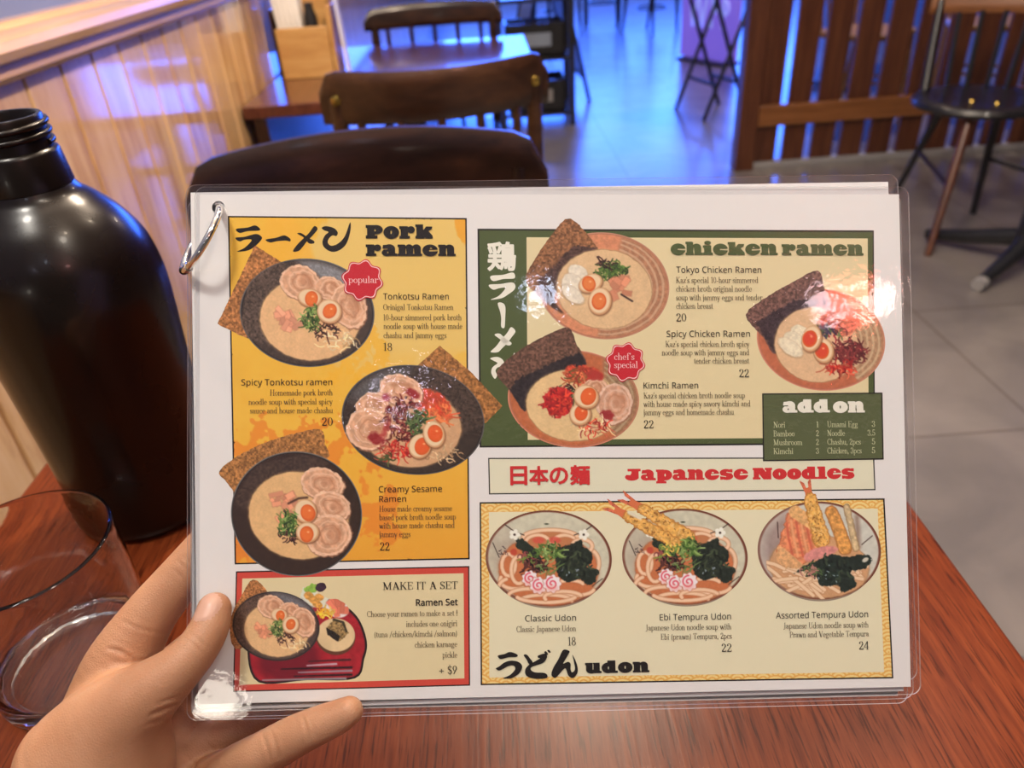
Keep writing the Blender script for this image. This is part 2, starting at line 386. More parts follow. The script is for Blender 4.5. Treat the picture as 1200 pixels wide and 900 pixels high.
tag(b.build('paper_napkin_stack', M_WHITE, origin=None), 'white paper napkins standing in the light wooden caddy', 'napkins').location = (-0.47, 2.24, 0.74)
b = MB(); b.bar((0.105, -0.055, 0.0015), (0.082, 0.02, 0.215), 0.055, 0.003, (1, 0, 0)); o = b.build('table_card', M_WHITE); o.location = (-0.47, 2.24, 0.74)
tag(o, 'white card leaning on the right of the light wooden caddy', 'card')
b = MB(); b.lathe([(0.016, 0.0), (0.018, 0.004), (0.018, 0.13), (0.012, 0.15), (0.012, 0.165)], 20); o = b.build('sauce_bottle', M_BLACK); o.location = (-0.455, 2.235, 0.7525)
tag(o, 'small black sauce bottle inside the light wooden caddy', 'bottle')

# ---------------------------------------------------------------- slatted partition on the right
t = thing('slatted_partition', 'mahogany partition of upright slats at the back right', 'partition', (1.12, 3.47, 0))
PW = 1.75
b = MB(); b.box(0.0, 0.085, -0.04, 0.04, 0, 1.5); b.build('post', M_SLAT, t, bevel=0.004)
b = MB(); b.box(PW - 0.085, PW, -0.04, 0.04, 0, 1.5); b.build('post', M_SLAT, t, bevel=0.004)
x = 0.089
while x + 0.1 < PW - 0.085:
    b = MB(); b.box(x, x + 0.100, -0.010, 0.010, 0.03, 1.46); b.build('slat', M_SLAT, t, bevel=0.002); x += 0.133
b = MB(); b.box(0.086, PW - 0.086, -0.038, -0.0105, 0.195, 0.285); b.build('rail', M_RAIL, t, bevel=0.003)
b = MB(); b.box(0.086, PW - 0.086, -0.038, -0.0105, 1.08, 1.17); b.build('rail', M_RAIL, t, bevel=0.003)
b = MB(); b.box(0.086, PW - 0.086, -0.030, 0.030, 0.0, 0.0295); b.build('bottom_rail', M_GREYCAP, t, bevel=0.003)
b = MB(); b.box(0, PW, -0.05, 0.05, 1.501, 1.535); b.build('cap_rail', M_SLAT, t, bevel=0.004)

# ---------------------------------------------------------------- spindle-back chair on the right
t = thing('spindle_chair', 'black spindle-back chair with round glossy seat by the slatted partition', 'chair', (1.68, 2.62, 0), -0.62)
b = MB(); b.lathe([(0.0, 0.455), (0.14, 0.452), (0.19, 0.458), (0.207, 0.452), (0.213, 0.440), (0.207, 0.428), (0.18, 0.420), (0.0, 0.418)], 48); b.build('seat', M_BLACK, t)
_rz = -0.62; _c, _s = math.cos(_rz), math.sin(_rz); LEGS = []
for px_, py_, mt in ((1087, 300, M_SLAT), (1046, 232, M_BLACK), (1140, 250, M_BLACK), (1258, 285, M_BLACK)):
    g = on_z(px_, py_, 0.0); dx, dy = g[0] - 1.68, g[1] - 2.62; fx, fy = _c*dx + _s*dy, -_s*dx + _c*dy; q = 0.15 / math.hypot(fx, fy)
    b = MB(); b.tube([(fx, fy, 0), (fx*q, fy*q, 0.425)], [0.011, 0.016], 12); b.build('leg', mt, t); LEGS.append((fx*(.5+.5*q), fy*(.5+.5*q), 0.2125))
for i, j in ((0, 1), (2, 3)):
    b = MB(); b.tube([LEGS[i], LEGS[j]], 0.008, 8); b.build('stretcher', M_BLACK, t)
for s in (-1, 1):
    b = MB(); b.tube([(s * 0.185, 0.09, 0.43), (s * 0.200, 0.165, 0.60), (s * 0.208, 0.205, 0.73)], [0.017, 0.015, 0.013], 12); b.build('back_post', M_BLACK, t)
for k in range(5):
    x = (k - 2) * 0.068
    b = MB(); b.tube([(x * 0.9, 0.165 - abs(k - 2) * 0.012, 0.44), (x * 1.05, 0.215, 0.695)], 0.0085, 8); b.build('spindle', M_BLACK, t)
b = MB(); curved_board(b, 0.235, 0.785, 0.688, 0.222, 0.03, 0.005, 0.022, lean=0.2); b.build('crest_rail', M_RAIL, t)
for k in range(2):
    b = MB(); b.lathe([(0.0, 0.008), (0.007, 0.006), (0.010, 0.0), (0.0, 0.0)], 14); o = b.build('brass_stud', M_BRASS, t); o.location = (-0.02 + 0.075 * k, -0.07 - 0.01 * k, 0.453)

# ---------------------------------------------------------------- black post with splayed feet, right edge
STP = on_z(1198, 314, 0.0); FE = [on_z(1150, 338, 0.0) - STP, on_z(1084, 283, 0.0) - STP]; FE = FE + [-q for q in FE]
t = thing('coat_stand', 'black post with splayed feet, one tipped in grey, at the right edge', 'stand', tuple(STP))
b = MB(); b.tube([(0, 0, 0.075), (0, 0, 1.62)], 0.046, 24); b.build('post', M_BLACKMETAL, t)
for k, e in enumerate(FE):
    LF = math.hypot(e[0], e[1]) / 0.215; c, s = e[0] / 0.215, e[1] / 0.215; LC = 1 + 0.034 / (0.215 * LF)
    b = MB(); b.tube([(0.02 * c, 0.02 * s, 0.10), (0.13 * c, 0.13 * s, 0.055), (0.215 * c, 0.215 * s, 0.030)], [0.03, 0.024, 0.018], 12)
    f = b.build('foot', M_BLACKMETAL, t)
    if k: continue
    b = MB(); b.tube([(0.216 * c, 0.216 * s, 0.022), (0.216 * c * LC, 0.216 * s * LC, 0.021)], [0.021, 0.020], 14); b.build('foot_cap', M_GREYCAP, f)
b = MB()
for a in (0.3, 1.87, 3.44, 5.0):
    c, s = math.cos(a), math.sin(a); b.tube([(0, 0, 1.52), (0.09 * c, 0.09 * s, 1.55), (0.13 * c, 0.13 * s, 1.62)], 0.01, 8)
b.build('hooks', M_BLACKMETAL, t)

# ---------------------------------------------------------------- aisle: boards, stools, crates
def sandwich_board(label, x, y, rz, w, h, face, lettering=None):
    t = thing('sandwich_board', label, 'sign', (x, y, 0), rz)
    for s in (-1, 1):
        b = MB()
        for e in (-1, 1): b.bar((e * w / 2, s * 0.24, 0), (e * w / 2, s * 0.02, h), 0.022, 0.022, (1, 0, 0))
        b.bar((-w / 2, s * 0.02, h), (w / 2, s * 0.02, h), 0.022, 0.022); b.bar((-w / 2, s * 0.20, 0.16), (w / 2, s * 0.20, 0.16), 0.022, 0.022)
        f = b.build('frame', M_BLACKMETAL, t)
        b = MB(); b.bar((0, s * 0.20, 0.17), (0, s * 0.022, h - 0.012), w - 0.025, 0.006, (0, 1, 0)); b.build('panel', face, f, smooth=False)
    return t
M_PALEBOARD = plain('pale_board', (0.30, 0.36, 0.45), 0.35, coat=0.6, vary=0.05)
M_PURPLE = plain('purple_sign_added_glow', (0.26, 0.13, 0.50), 0.5, coat=0.2, vary=0.04, scale=5)
_p = M_PURPLE.node_tree.nodes['Principled BSDF']; _p.inputs['Emission Color'].default_value = (0.16, 0.11, 0.66, 1); _p.inputs['Emission Strength'].default_value = 0.8  # emission added to brighten the sign face
M_LILAC = plain('pale_lilac_lettering', (0.45, 0.45, 0.78), 0.5)
_p = M_LILAC.node_tree.nodes['Principled BSDF']; _p.inputs['Emission Color'].default_value = (0.2, 0.24, 0.8, 1); _p.inputs['Emission Strength'].default_value = 0.9  # the same added glow on the lettering
sandwich_board('pale folding sign board beside the aisle, behind the tables', 0.40, 5.35, math.pi / 2 + 0.1, 0.5, 0.95, M_PALEBOARD)

t = thing('storage_rack', 'black open rack with crates left of the aisle', 'rack', (0.29, 4.7, 0))
for sx in (-0.2, 0.2):
    for sy in (-0.16, 0.16):
        b = MB(); b.box(sx - 0.015, sx + 0.015, sy - 0.015, sy + 0.015, 0, 0.95); b.build('upright', M_BLACKMETAL, t, smooth=False)
for z in (0.06, 0.36, 0.66, 0.93):
    b = MB(); b.box(-0.214, 0.214, -0.174, 0.174, z, z + 0.02); b.build('shelf', M_BLACK, t, bevel=0.002)
def crate(label, loc, mat, mat2):
    t = thing('crate', label, 'crate', loc)
    b = MB(); w, d, h = 0.165, 0.13, 0.17
    b.box(-w, w, -d, d, 0, 0.008); b.box(-w, w, -d, -d + 0.008, 0, h); b.box(-w, w, d - 0.008, d, 0, h); b.box(-w, -w + 0.008, -d, d, 0, h); b.box(w - 0.008, w, -d, d, 0, h)
    b.build('body', mat, t, smooth=False)
    b = MB(); b.box(-0.09, 0.09, -d - 0.002, -d - 0.0005, 0.05, 0.12); b.build('name_plate', mat2, t, smooth=False)
crate('black crate with pale plate on the lowest rack shelf', (0.29, 4.7, 0.081), M_BLACK, M_GREYCAP)
crate('black crate with pale plate on the middle rack shelf', (0.29, 4.7, 0.381), M_BLACK, M_PALEBOARD)

t = thing('folding_stool', 'black folding stool with crossed legs beside the slatted partition', 'stool', (1.32, 4.60, 0), 0.25)
for s in (-1, 1):
    b = MB(); b.tube([(-0.14, s * 0.17, 0), (0.13, s * 0.17, 0.69)], 0.012, 10); b.build('leg', M_BLACKMETAL, t)
    b = MB(); b.tube([(0.14, s * 0.15, 0), (-0.13, s * 0.15, 0.69)], 0.012, 10); b.build('leg', M_BLACKMETAL, t)
b = MB(); b.tube([(0.07, -0.17, 0.18), (0.07, 0.17, 0.18)], 0.010, 8); b.tube([(-0.07, -0.15, 0.18), (-0.07, 0.15, 0.18)], 0.010, 8); b.build('crossbar', M_BLACKMETAL, t)
b = MB(); b.lathe([(0.0, 0.695), (0.16, 0.695), (0.17, 0.71), (0.165, 0.73), (0.0, 0.735)], 32); b.build('seat', M_BLACK, t)

t = thing('advertising_sign', 'purple upright sign with pale lettering beside the aisle', 'sign', (1.72, 6.2, 0), math.radians(-62))
b = MB(); b.box(-0.30, 0.30, -0.012, 0.012, 0.02, 0.62); b.build('panel', M_PURPLE, t, smooth=False)
b = MB(); b.box(-0.25, 0.25, -0.09, 0.09, 0.0, 0.018); b.build('base', M_BLACKMETAL, t, smooth=False)
b = MB()
def V(x, z, w, h, b=b):
    b.bar((x - w, -0.0135, z + h), (x, -0.0135, z), 0.028, 0.002, (0, 1, 0)); b.bar((x + w, -0.0135, z + h), (x, -0.0135, z), 0.028, 0.002, (0, 1, 0))
for x in (-0.17, -0.07): V(x, 0.24, 0.04, 0.2)
for x in (0.03, 0.15):
    b.bar((x, -0.0135, 0.24), (x, -0.0135, 0.44), 0.028, 0.002, (0, 1, 0))
    b.tube([(x + 0.05 * math.sin(a), -0.0135, 0.385 + 0.05 * math.cos(a)) for a in np.linspace(0, math.pi, 9)], 0.012, 6)
b.build('lettering', M_LILAC, t, smooth=False)

def simple_seat(label, x, y, rz):
    return bentwood_chair(label, (x, y, 0), rz, M_BLACK)
far = []
for i, (x, y, rz, lab) in enumerate(((0.75, 8.2, 0.3, 'black chair far down the aisle, leftmost of three'), (1.25, 8.6, -0.2, 'black chair far down the aisle, middle of three'), (1.62, 7.9, 0.6, 'black chair far down the aisle, rightmost of three, behind the purple sign'))):
    if i == 0: p = simple_seat(lab, x, y, rz)
    else:
        p = copy_tree(far[0]); p.location = (x, y, 0); p.rotation_euler = (0, 0, rz); p['label'] = lab
    p['group'] = 'black chairs far down the aisle'; far.append(p)

bentwood_chair('pale wooden chair behind the slatted partition, nearer its post', (1.95, 4.15, 0), 0.5, M_OAKBOX)
bentwood_chair('pale wooden chair behind the slatted partition, farther right', (2.62, 4.15, 0), -0.3, M_OAKBOX)
table('dining_table', 'pale table behind the slatted partition', 1.75, 2.8, 4.75, 5.4, M_OAKBOX)

# ---------------------------------------------------------------- bottle and tumbler
TZ = 0.7402
def smooth_prof(pr, n=6):
    out = []
    P = np.array(pr, float); k = len(P)
    for i in range(k - 1):
        p0, p1, p2, p3 = P[max(i-1, 0)], P[i], P[i+1], P[min(i+2, k-1)]
        for t in np.linspace(0, 1, n, endpoint=False):
            q = 0.5 * ((2*p1) + (-p0+p2)*t + (2*p0-5*p1+4*p2-p3)*t*t + (-p0+3*p1-3*p2+p3)*t**3)
            out.append((max(q[0], 0.0), q[1]))
    out.append(tuple(P[-1])); return out
t = thing('growler_bottle', 'large dark brown glass bottle with open screw neck on the table', 'bottle', (-0.268, 0.438, TZ))
outer = smooth_prof([(0.036, 0.0), (0.044, 0.001), (0.049, 0.006), (0.0508, 0.02), (0.0520, 0.07), (0.0545, 0.12), (0.0568, 0.160), (0.0562, 0.180), (0.0525, 0.198), (0.0440, 0.214), (0.0345, 0.225), (0.0275, 0.2315), (0.0248, 0.236)])
prof = outer + [(0.0252, 0.2365), (0.0238, 0.2545), (0.0230, 0.2560), (0.0216, 0.2570), (0.0214, 0.2610)]
prof += [(0.0213, 0.2735), (0.0206, 0.2747), (0.0186, 0.2747), (0.0178, 0.2735), (0.0178, 0.238)]
inner = [(max(r - 0.0035, 0.0), z) for r, z in reversed(outer[6:])]
prof += [(min(r, 0.0178) if z > 0.230 else r, z) for r, z in inner] + [(0.030, 0.006), (0.0, 0.007)]
prof = [(0.0, 0.0015)] + [(0.03, 0.0015)] + prof
M_AMBER, nt, N, L, P = new_mat('dark_brown_glass')
P.inputs['Base Color'].default_value = (0.007, 0.0035, 0.002, 1); P.inputs['Roughness'].default_value = 0.16
P.inputs['Transmission Weight'].default_value = 0.0; P.inputs['IOR'].default_value = 1.42; P.inputs['Coat Weight'].default_value = 0.1; P.inputs['Coat Roughness'].default_value = 0.05
tc = N.new('ShaderNodeTexCoord'); nz = N.new('ShaderNodeTexNoise'); nz.inputs['Scale'].default_value = 9; nz.inputs['Detail'].default_value = 6; L.new(tc.outputs['Object'], nz.inputs['Vector'])
r = N.new('ShaderNodeValToRGB'); r.color_ramp.elements[0].position = 0.3; r.color_ramp.elements[1].position = 0.75
r.color_ramp.elements[0].color = (0.20, 0.20, 0.20, 1); r.color_ramp.elements[1].color = (0.36, 0.36, 0.36, 1)
L.new(nz.outputs['Fac'], r.inputs['Fac']); L.new(r.outputs['Color'], P.inputs['Roughness'])
b = MB(); b.lathe(prof, 96); b.build('body', M_AMBER, t)
b = MB()                                       # screw thread: a helix round the neck
hel = [((0.0217) * math.cos(a), (0.0217) * math.sin(a), 0.2595 + 0.0115 * a / (2 * math.pi * 2.2)) for a in np.linspace(0, 2 * math.pi * 2.2, 140)]
b.tube(hel, 0.0017, 10); b.build('screw_thread', M_AMBER, t)

t = thing('tumbler', 'clear empty drinking glass at lower left, in front of the dark bottle', 'glass', (-0.256, 0.290, TZ))
pr = [(0.0, 0.0012), (0.034, 0.0012), (0.036, 0.0), (0.0405, 0.0008), (0.0428, 0.005), (0.0432, 0.012), (0.0438, 0.04), (0.0445, 0.070), (0.0450, 0.0925), (0.0447, 0.0945), (0.0436, 0.0950), (0.0431, 0.0930), (0.0427, 0.070), (0.0420, 0.04), (0.0412, 0.020), (0.0390, 0.0135), (0.030, 0.0115), (0.015, 0.0108), (0.0, 0.0105)]
b = MB(); b.lathe(smooth_prof(pr, 4), 96); b.build('glass_body', glass_mat('clear_glass', (0.97, 0.98, 0.98), 0.0, 1.42, 0.3), t)

# ================================================================ THE MENU
# pose of the A4 sheet from its four corners in the photograph
PC = np.array([[234, 228], [1055, 232], [1072, 808], [237, 824]], float)
WC = np.array([[0, 0], [297, 0], [297, 210], [0, 210]], float)
def homog(src, dst):
    A = []
    for (x, y), (u, v) in zip(src, dst):
        A.append([x, y, 1, 0, 0, 0, -u*x, -u*y, -u]); A.append([0, 0, 0, x, y, 1, -v*x, -v*y, -v])
    return np.linalg.svd(np.array(A))[2][-1].reshape(3, 3)
HM = homog(WC, PC)
_K = np.array([[FPX, 0, 600], [0, FPX, 450], [0, 0, 1]])
_M = np.linalg.inv(_K) @ HM
_M /= (np.linalg.norm(_M[:, 0]) * np.linalg.norm(_M[:, 1])) ** 0.5 * 1000
if _M[2, 2] < 0: _M = -_M
_a = _M[:, 0] / np.linalg.norm(_M[:, 0]); _b = _M[:, 1] / np.linalg.norm(_M[:, 1])
_s = (_a + _b) / np.linalg.norm(_a + _b); _t = (_a - _b) / np.linalg.norm(_a - _b)
AX = (_s + _t) / np.linalg.norm(_s + _t); AY = (_s - _t) / np.linalg.norm(_s - _t)       # right, down
AN = -np.cross(AX, AY)                                                                    # towards the viewer
CEN = _M[:, 2] + AX * 0.1485 + AY * 0.105
def px2loc(px, py):
    """Pixel coordinates measured on the photograph -> metres in the plane of the sheet (x right, y up)."""
    px = np.asarray(px, float); py = np.asarray(py, float)
    d = np.stack([(px - 600) / FPX, (py - 450) / FPX, np.ones_like(px)], -1)
    k = (CEN @ AN) / (d @ AN)
    p = d * k[..., None] - CEN
    return p @ AX, -(p @ AY)
def mm2px(u, v):
    u = np.asarray(u, float); v = np.asarray(v, float)
    w = HM[2, 0]*u + HM[2, 1]*v + HM[2, 2]
    return (HM[0, 0]*u + HM[0, 1]*v + HM[0, 2]) / w, (HM[1, 0]*u + HM[1, 1]*v + HM[1, 2]) / w
HI = np.linalg.inv(HM)
def px2mm(x, y):
    w = HI[2, 0]*x + HI[2, 1]*y + HI[2, 2]
    return (HI[0, 0]*x + HI[0, 1]*y + HI[0, 2]) / w, (HI[1, 0]*x + HI[1, 1]*y + HI[1, 2]) / w

menu = thing('menu', 'laminated ramen and udon menu held in front, its sheets bound by a metal ring', 'menu')
mw = Matrix.Identity(4)
cw = c2w(CEN)
for i in range(3):
    mw[i][0] = (RW @ AX)[i]; mw[i][1] = -(RW @ AY)[i]; mw[i][2] = (RW @ AN)[i]; mw[i][3] = cw[i]
menu.matrix_world = mw

PAPER_RGB = np.array([227, 217, 203.0])
def alb(c, k=0.80):
    return np.clip(lin(c) / lin(PAPER_RGB) * k, 0.0, 0.92)
def ink(name, rgb):
    mt, nt, N, L, P = new_mat(name)
    P.inputs['Base Color'].default_value = (*alb(rgb), 1); P.inputs['Roughness'].default_value = 0.7
    P.inputs['Specular IOR Level'].default_value = 0.15
    return mt
M_PAPER = ink('white_menu_paper', PAPER_RGB)
I_BLACK = ink('black_ink', (30, 24, 22)); I_BROWN = ink('dark_brown_ink', (80, 62, 42)); I_GREEN = ink('olive_green_ink', (78, 87, 48))
I_GREEN2 = ink('add_on_green_ink', (88, 92, 58)); I_CREAM = ink('cream_ink', (222, 200, 149)); I_CREAM2 = ink('pale_cream_ink', (222, 212, 176))
I_CREAM3 = ink('udon_cream_ink', (227, 213, 171)); I_RED = ink('red_ink', (204, 72, 56)); I_CRIMSON = ink('crimson_ink', (196, 36, 46)); I_HRED = ink('heading_red_ink', (202, 46, 46))
I_WHITE = ink('cream_white_ink', (232, 222, 196)); I_PALEG = ink('pale_green_ink', (206, 200, 150)); I_PINKW = ink('pink_white_ink', (240, 196, 184))
I_GREY = ink('dark_grey_ink', (58, 54, 48))
def attr_mat(name):
    mt, nt, N, L, P = new_mat(name)
    a = N.new('ShaderNodeVertexColor'); a.layer_name = 'print'
    L.new(a.outputs['Color'], P.inputs['Base Color']); P.inputs['Roughness'].default_value = 0.7
    P.inputs['Specular IOR Level'].default_value = 0.15
    return mt
M_PRINT = attr_mat('printed_colours')

def film_mat():
    mt = bpy.data.materials.new('clear_laminate'); mt.use_nodes = True; nt = mt.node_tree; N = nt.nodes; L = nt.links
    for q in list(N): N.remove(q)
    out = N.new('ShaderNodeOutputMaterial'); tr = N.new('ShaderNodeBsdfTransparent'); gl = N.new('ShaderNodeBsdfGlossy')
    di = N.new('ShaderNodeBsdfDiffuse'); di.inputs[0].default_value = (0.55, 0.53, 0.55, 1)
    gl.inputs['Roughness'].default_value = 0.05; gl.inputs['Color'].default_value = (1, 1, 1, 1)
    tr.inputs[0].default_value = (0.97, 0.97, 0.975, 1)
    fr = N.new('ShaderNodeFresnel'); fr.inputs['IOR'].default_value = 1.45
    tc = N.new('ShaderNodeTexCoord'); nz = N.new('ShaderNodeTexNoise'); nz.inputs['Scale'].default_value = 160; nz.inputs['Detail'].default_value = 3
    n2 = N.new('ShaderNodeTexNoise'); n2.inputs['Scale'].default_value = 22
    L.new(tc.outputs['Object'], nz.inputs['Vector']); L.new(tc.outputs['Object'], n2.inputs['Vector'])
    ad = N.new('ShaderNodeMath'); ad.operation = 'MULTIPLY_ADD'; ad.inputs[1].default_value = 2.5; L.new(n2.outputs['Fac'], ad.inputs[0]); L.new(nz.outputs['Fac'], ad.inputs[2])
    n3 = N.new('ShaderNodeTexNoise'); n3.inputs['Scale'].default_value = 14; L.new(tc.outputs['Object'], n3.inputs['Vector'])
    wr = N.new('ShaderNodeMapRange'); wr.inputs[1].default_value = 0.50; wr.inputs[2].default_value = 0.62; wr.inputs[3].default_value = 0.12; wr.inputs[4].default_value = 0.5
    L.new(n3.outputs['Fac'], wr.inputs[0])
    bp = N.new('ShaderNodeBump'); L.new(wr.outputs[0], bp.inputs['Strength']); bp.inputs['Distance'].default_value = 0.0006
    L.new(ad.outputs[0], bp.inputs['Height']); L.new(bp.outputs['Normal'], gl.inputs['Normal'])
    m0 = N.new('ShaderNodeMixShader'); m0.inputs[0].default_value = 0.012; L.new(tr.outputs[0], m0.inputs[1]); L.new(di.outputs[0], m0.inputs[2])
    ge = N.new('ShaderNodeNewGeometry'); ou = N.new('ShaderNodeMath'); ou.operation = 'SUBTRACT'; ou.inputs[0].default_value = 1.0; L.new(ge.outputs['Backfacing'], ou.inputs[1])
    mu = N.new('ShaderNodeMath'); mu.operation = 'MULTIPLY'; L.new(fr.outputs[0], mu.inputs[0]); L.new(ou.outputs[0], mu.inputs[1])   # only the outer face mirrors
    m1 = N.new('ShaderNodeMixShader'); L.new(mu.outputs[0], m1.inputs[0]); L.new(m0.outputs[0], m1.inputs[1]); L.new(gl.outputs[0], m1.inputs[2])
    L.new(m1.outputs[0], out.inputs[0]); return mt
M_FILM = film_mat()
def film_edge():
    mt = bpy.data.materials.new('laminate_edge'); mt.use_nodes = True; nt = mt.node_tree; N = nt.nodes; L = nt.links
    for q in list(N): N.remove(q)
    out = N.new('ShaderNodeOutputMaterial'); tr = N.new('ShaderNodeBsdfTransparent'); di = N.new('ShaderNodeBsdfPrincipled')
    di.inputs['Base Color'].default_value = (0.85, 0.83, 0.82, 1); di.inputs['Roughness'].default_value = 0.2
    mx = N.new('ShaderNodeMixShader'); mx.inputs[0].default_value = 0.4
    L.new(tr.outputs[0], mx.inputs[1]); L.new(di.outputs[0], mx.inputs[2]); L.new(mx.outputs[0], out.inputs[0]); return mt
M_EDGE = film_edge()

# ---- sheets: paper with a punched hole, in a clear pouch with rounded corners
HX, HY = px2loc(256, 243); HX = float(HX); HY = float(HY); HR = 0.0027
def hole_slab(b, x0, x1, y0, y1, z0, z1, cx, cy, r, n=32):
    s = r * 1.6
    for (a0, a1, c0, c1) in ((x0, cx - s, y0, y1), (cx + s, x1, y0, y1), (cx - s, cx + s, y0, cy - s), (cx - s, cx + s, cy + s, y1)):
        b.add([(a0,c0,z0),(a1,c0,z0),(a1,c1,z0),(a0,c1,z0),(a0,c0,z1),(a1,c0,z1),(a1,c1,z1),(a0,c1,z1)], [(0,3,2,1),(4,5,6,7),(0,1,5,4),(1,2,6,5),(2,3,7,6),(3,0,4,7)])
    vs = []
    for i in range(n):
        a = 2 * math.pi * i / n; c, q = math.cos(a), math.sin(a); k = s / max(abs(c), abs(q))
        for z in (z0, z1): vs += [(cx + r*c, cy + r*q, z), (cx + k*c, cy + k*q, z)]
    fs = []
    for i in range(n):
        j = (i + 1) % n
        fs += [(4*i, 4*j, 4*j+1, 4*i+1), (4*i+2, 4*i+3, 4*j+3, 4*j+2), (4*i, 4*i+2, 4*j+2, 4*j)]
    b.add(vs, fs)
def rrect(x0, x1, y0, y1, r, n=10):
    P = []
    for cx, cy, a in ((x1-r, y1-r, 0), (x0+r, y1-r, 90), (x0+r, y0+r, 180), (x1-r, y0+r, 270)):
        for k in range(n + 1):
            t = math.radians(a + 90 * k / n); P.append((cx + r*math.cos(t), cy + r*math.sin(t)))
    return P
def sheet(name, parent, z, dx=0.0, dy=0.0, rot=0.0, hdy=0.0, pouch=(0.0042, 0.0032)):
    b = MB(); hole_slab(b, -0.1485, 0.1485, -0.105, 0.105, -0.00022, 0.0, HX, HY + hdy, HR)
    p = b.build(name, M_PAPER, parent, smooth=False)
    c, s = math.cos(rot), math.sin(rot)                     # turned about the ring hole
    p.location = (HX + dx - (c*HX - s*HY), HY + dy - (s*HX + c*HY), z); p.rotation_euler = (0, 0, rot)
    b = MB(); R = rrect(-0.1485 - pouch[0] * 0.45, 0.1485 + pouch[0], -0.105 - pouch[1], 0.105 + pouch[1], 0.0042); n = len(R)
    b.add([(x, y, -0.00036) for x, y in R] + [(x, y, 0.00034) for x, y in R], [tuple(range(n-1, -1, -1)), tuple(range(n, 2*n))])
    b.m = 1; b.add([(x, y, -0.00036) for x, y in R] + [(x, y, 0.00034) for x, y in R], [(i, (i+1) % n, n+(i+1) % n, n+i) for i in range(n)])
    f = b.build('laminate_pouch', [M_FILM, M_EDGE], p, smooth=False)
    return p
page = sheet('front_sheet', menu, 0.0)
sheet('rear_sheet', menu, -0.0009, -0.0040, 0.0012, 0.0155, -0.0016)
sheet('rear_sheet', menu, -0.0018, -0.0026, -0.0030, 0.002)
sheet('rear_sheet', menu, -0.0027, -0.0040, -0.0044, -0.001)
# ---- binding ring
rc = px2loc(np.array([215.0]), np.array([317.0])); ex = np.array([rc[0][0] - HX, rc[1][0] - HY]); RL = np.linalg.norm(ex); ex /= RL
vd = np.array([(240-600)/FPX, (280-450)/FPX, 1.0]); vd = -np.array([vd @ AX, -(vd @ AY), vd @ AN]); vd /= vd[2]      # hangs edge-on, towards the reader
side = np.array([-ex[1], ex[0]]); b = MB(); pth = []
for a in np.linspace(0, 2 * math.pi, 65)[:-1]:
    q = RL / 2 * (1 - math.cos(a)); zz = RL / 2 * math.sin(a) * 0.9; w = 0.0022 * math.sin(a)
    pth.append((HX + ex[0] * q + side[0] * w - vd[0] * -zz, HY + ex[1] * q + side[1] * w + vd[1] * zz, zz))
b.tube(pth, 0.00145, 14, closed=True); ring = b.build('binding_ring', M_CHROME, menu)
b = MB(); k = 26; b.tube(pth[k:k+7], 0.0018, 14); b.build('ring_clasp', M_CHROME, ring)

# ---------------------------------------------------------------- printing tools
def raw_mesh(name, V, F, mats, parent, colors=None):
    """V (n,2|3) local coordinates, F list or (m,4) array."""
    me = bpy.data.meshes.new(name)
    V = np.asarray(V, np.float32)
    if isinstance(F, np.ndarray):
        nf, k = F.shape
        me.vertices.add(len(V)); me.vertices.foreach_set('co', V.ravel())
        me.loops.add(nf * k); me.loops.foreach_set('vertex_index', F.astype(np.int32).ravel())
        me.polygons.add(nf); me.polygons.foreach_set('loop_start', np.arange(0, nf * k, k, dtype=np.int32))
        try: me.polygons.foreach_set('loop_total', np.full(nf, k, dtype=np.int32))
        except Exception: pass
        me.update(calc_edges=True)
    else:
        me.from_pydata(V.tolist(), [], F)
    if colors is not None:
        at_ = me.color_attributes.new('print', 'FLOAT_COLOR', 'POINT')
        at_.data.foreach_set('color', np.concatenate([colors, np.ones((len(colors), 1))], 1).astype(np.float32).ravel())
    for q in (mats if isinstance(mats, list) else [mats]): me.materials.append(q)
    o = bpy.data.objects.new(name, me); COL.objects.link(o)
    if parent is not None: o.parent = parent
    return o
def lift(P, z):
    """Pixel points -> local 3-D points on the sheet, z above the paper."""
    P = np.asarray(P, float); x, y = px2loc(P[:, 0], P[:, 1])
    return np.stack([x, y, np.full(len(P), z)], 1)
LIFT = 0.00001
def quadpx(name, corners, mat, level, parent=page):
    return raw_mesh(name, lift(corners, LIFT * level), [(3, 2, 1, 0)], mat, parent)
def shrink(c, dl, dt, dr, db):
    (x0, y0), (x1, y1), (x2, y2), (x3, y3) = c
    return [(x0+dl, y0+dt), (x1-dr, y1+dt), (x2-dr, y2-db), (x3+dl, y3-db)]

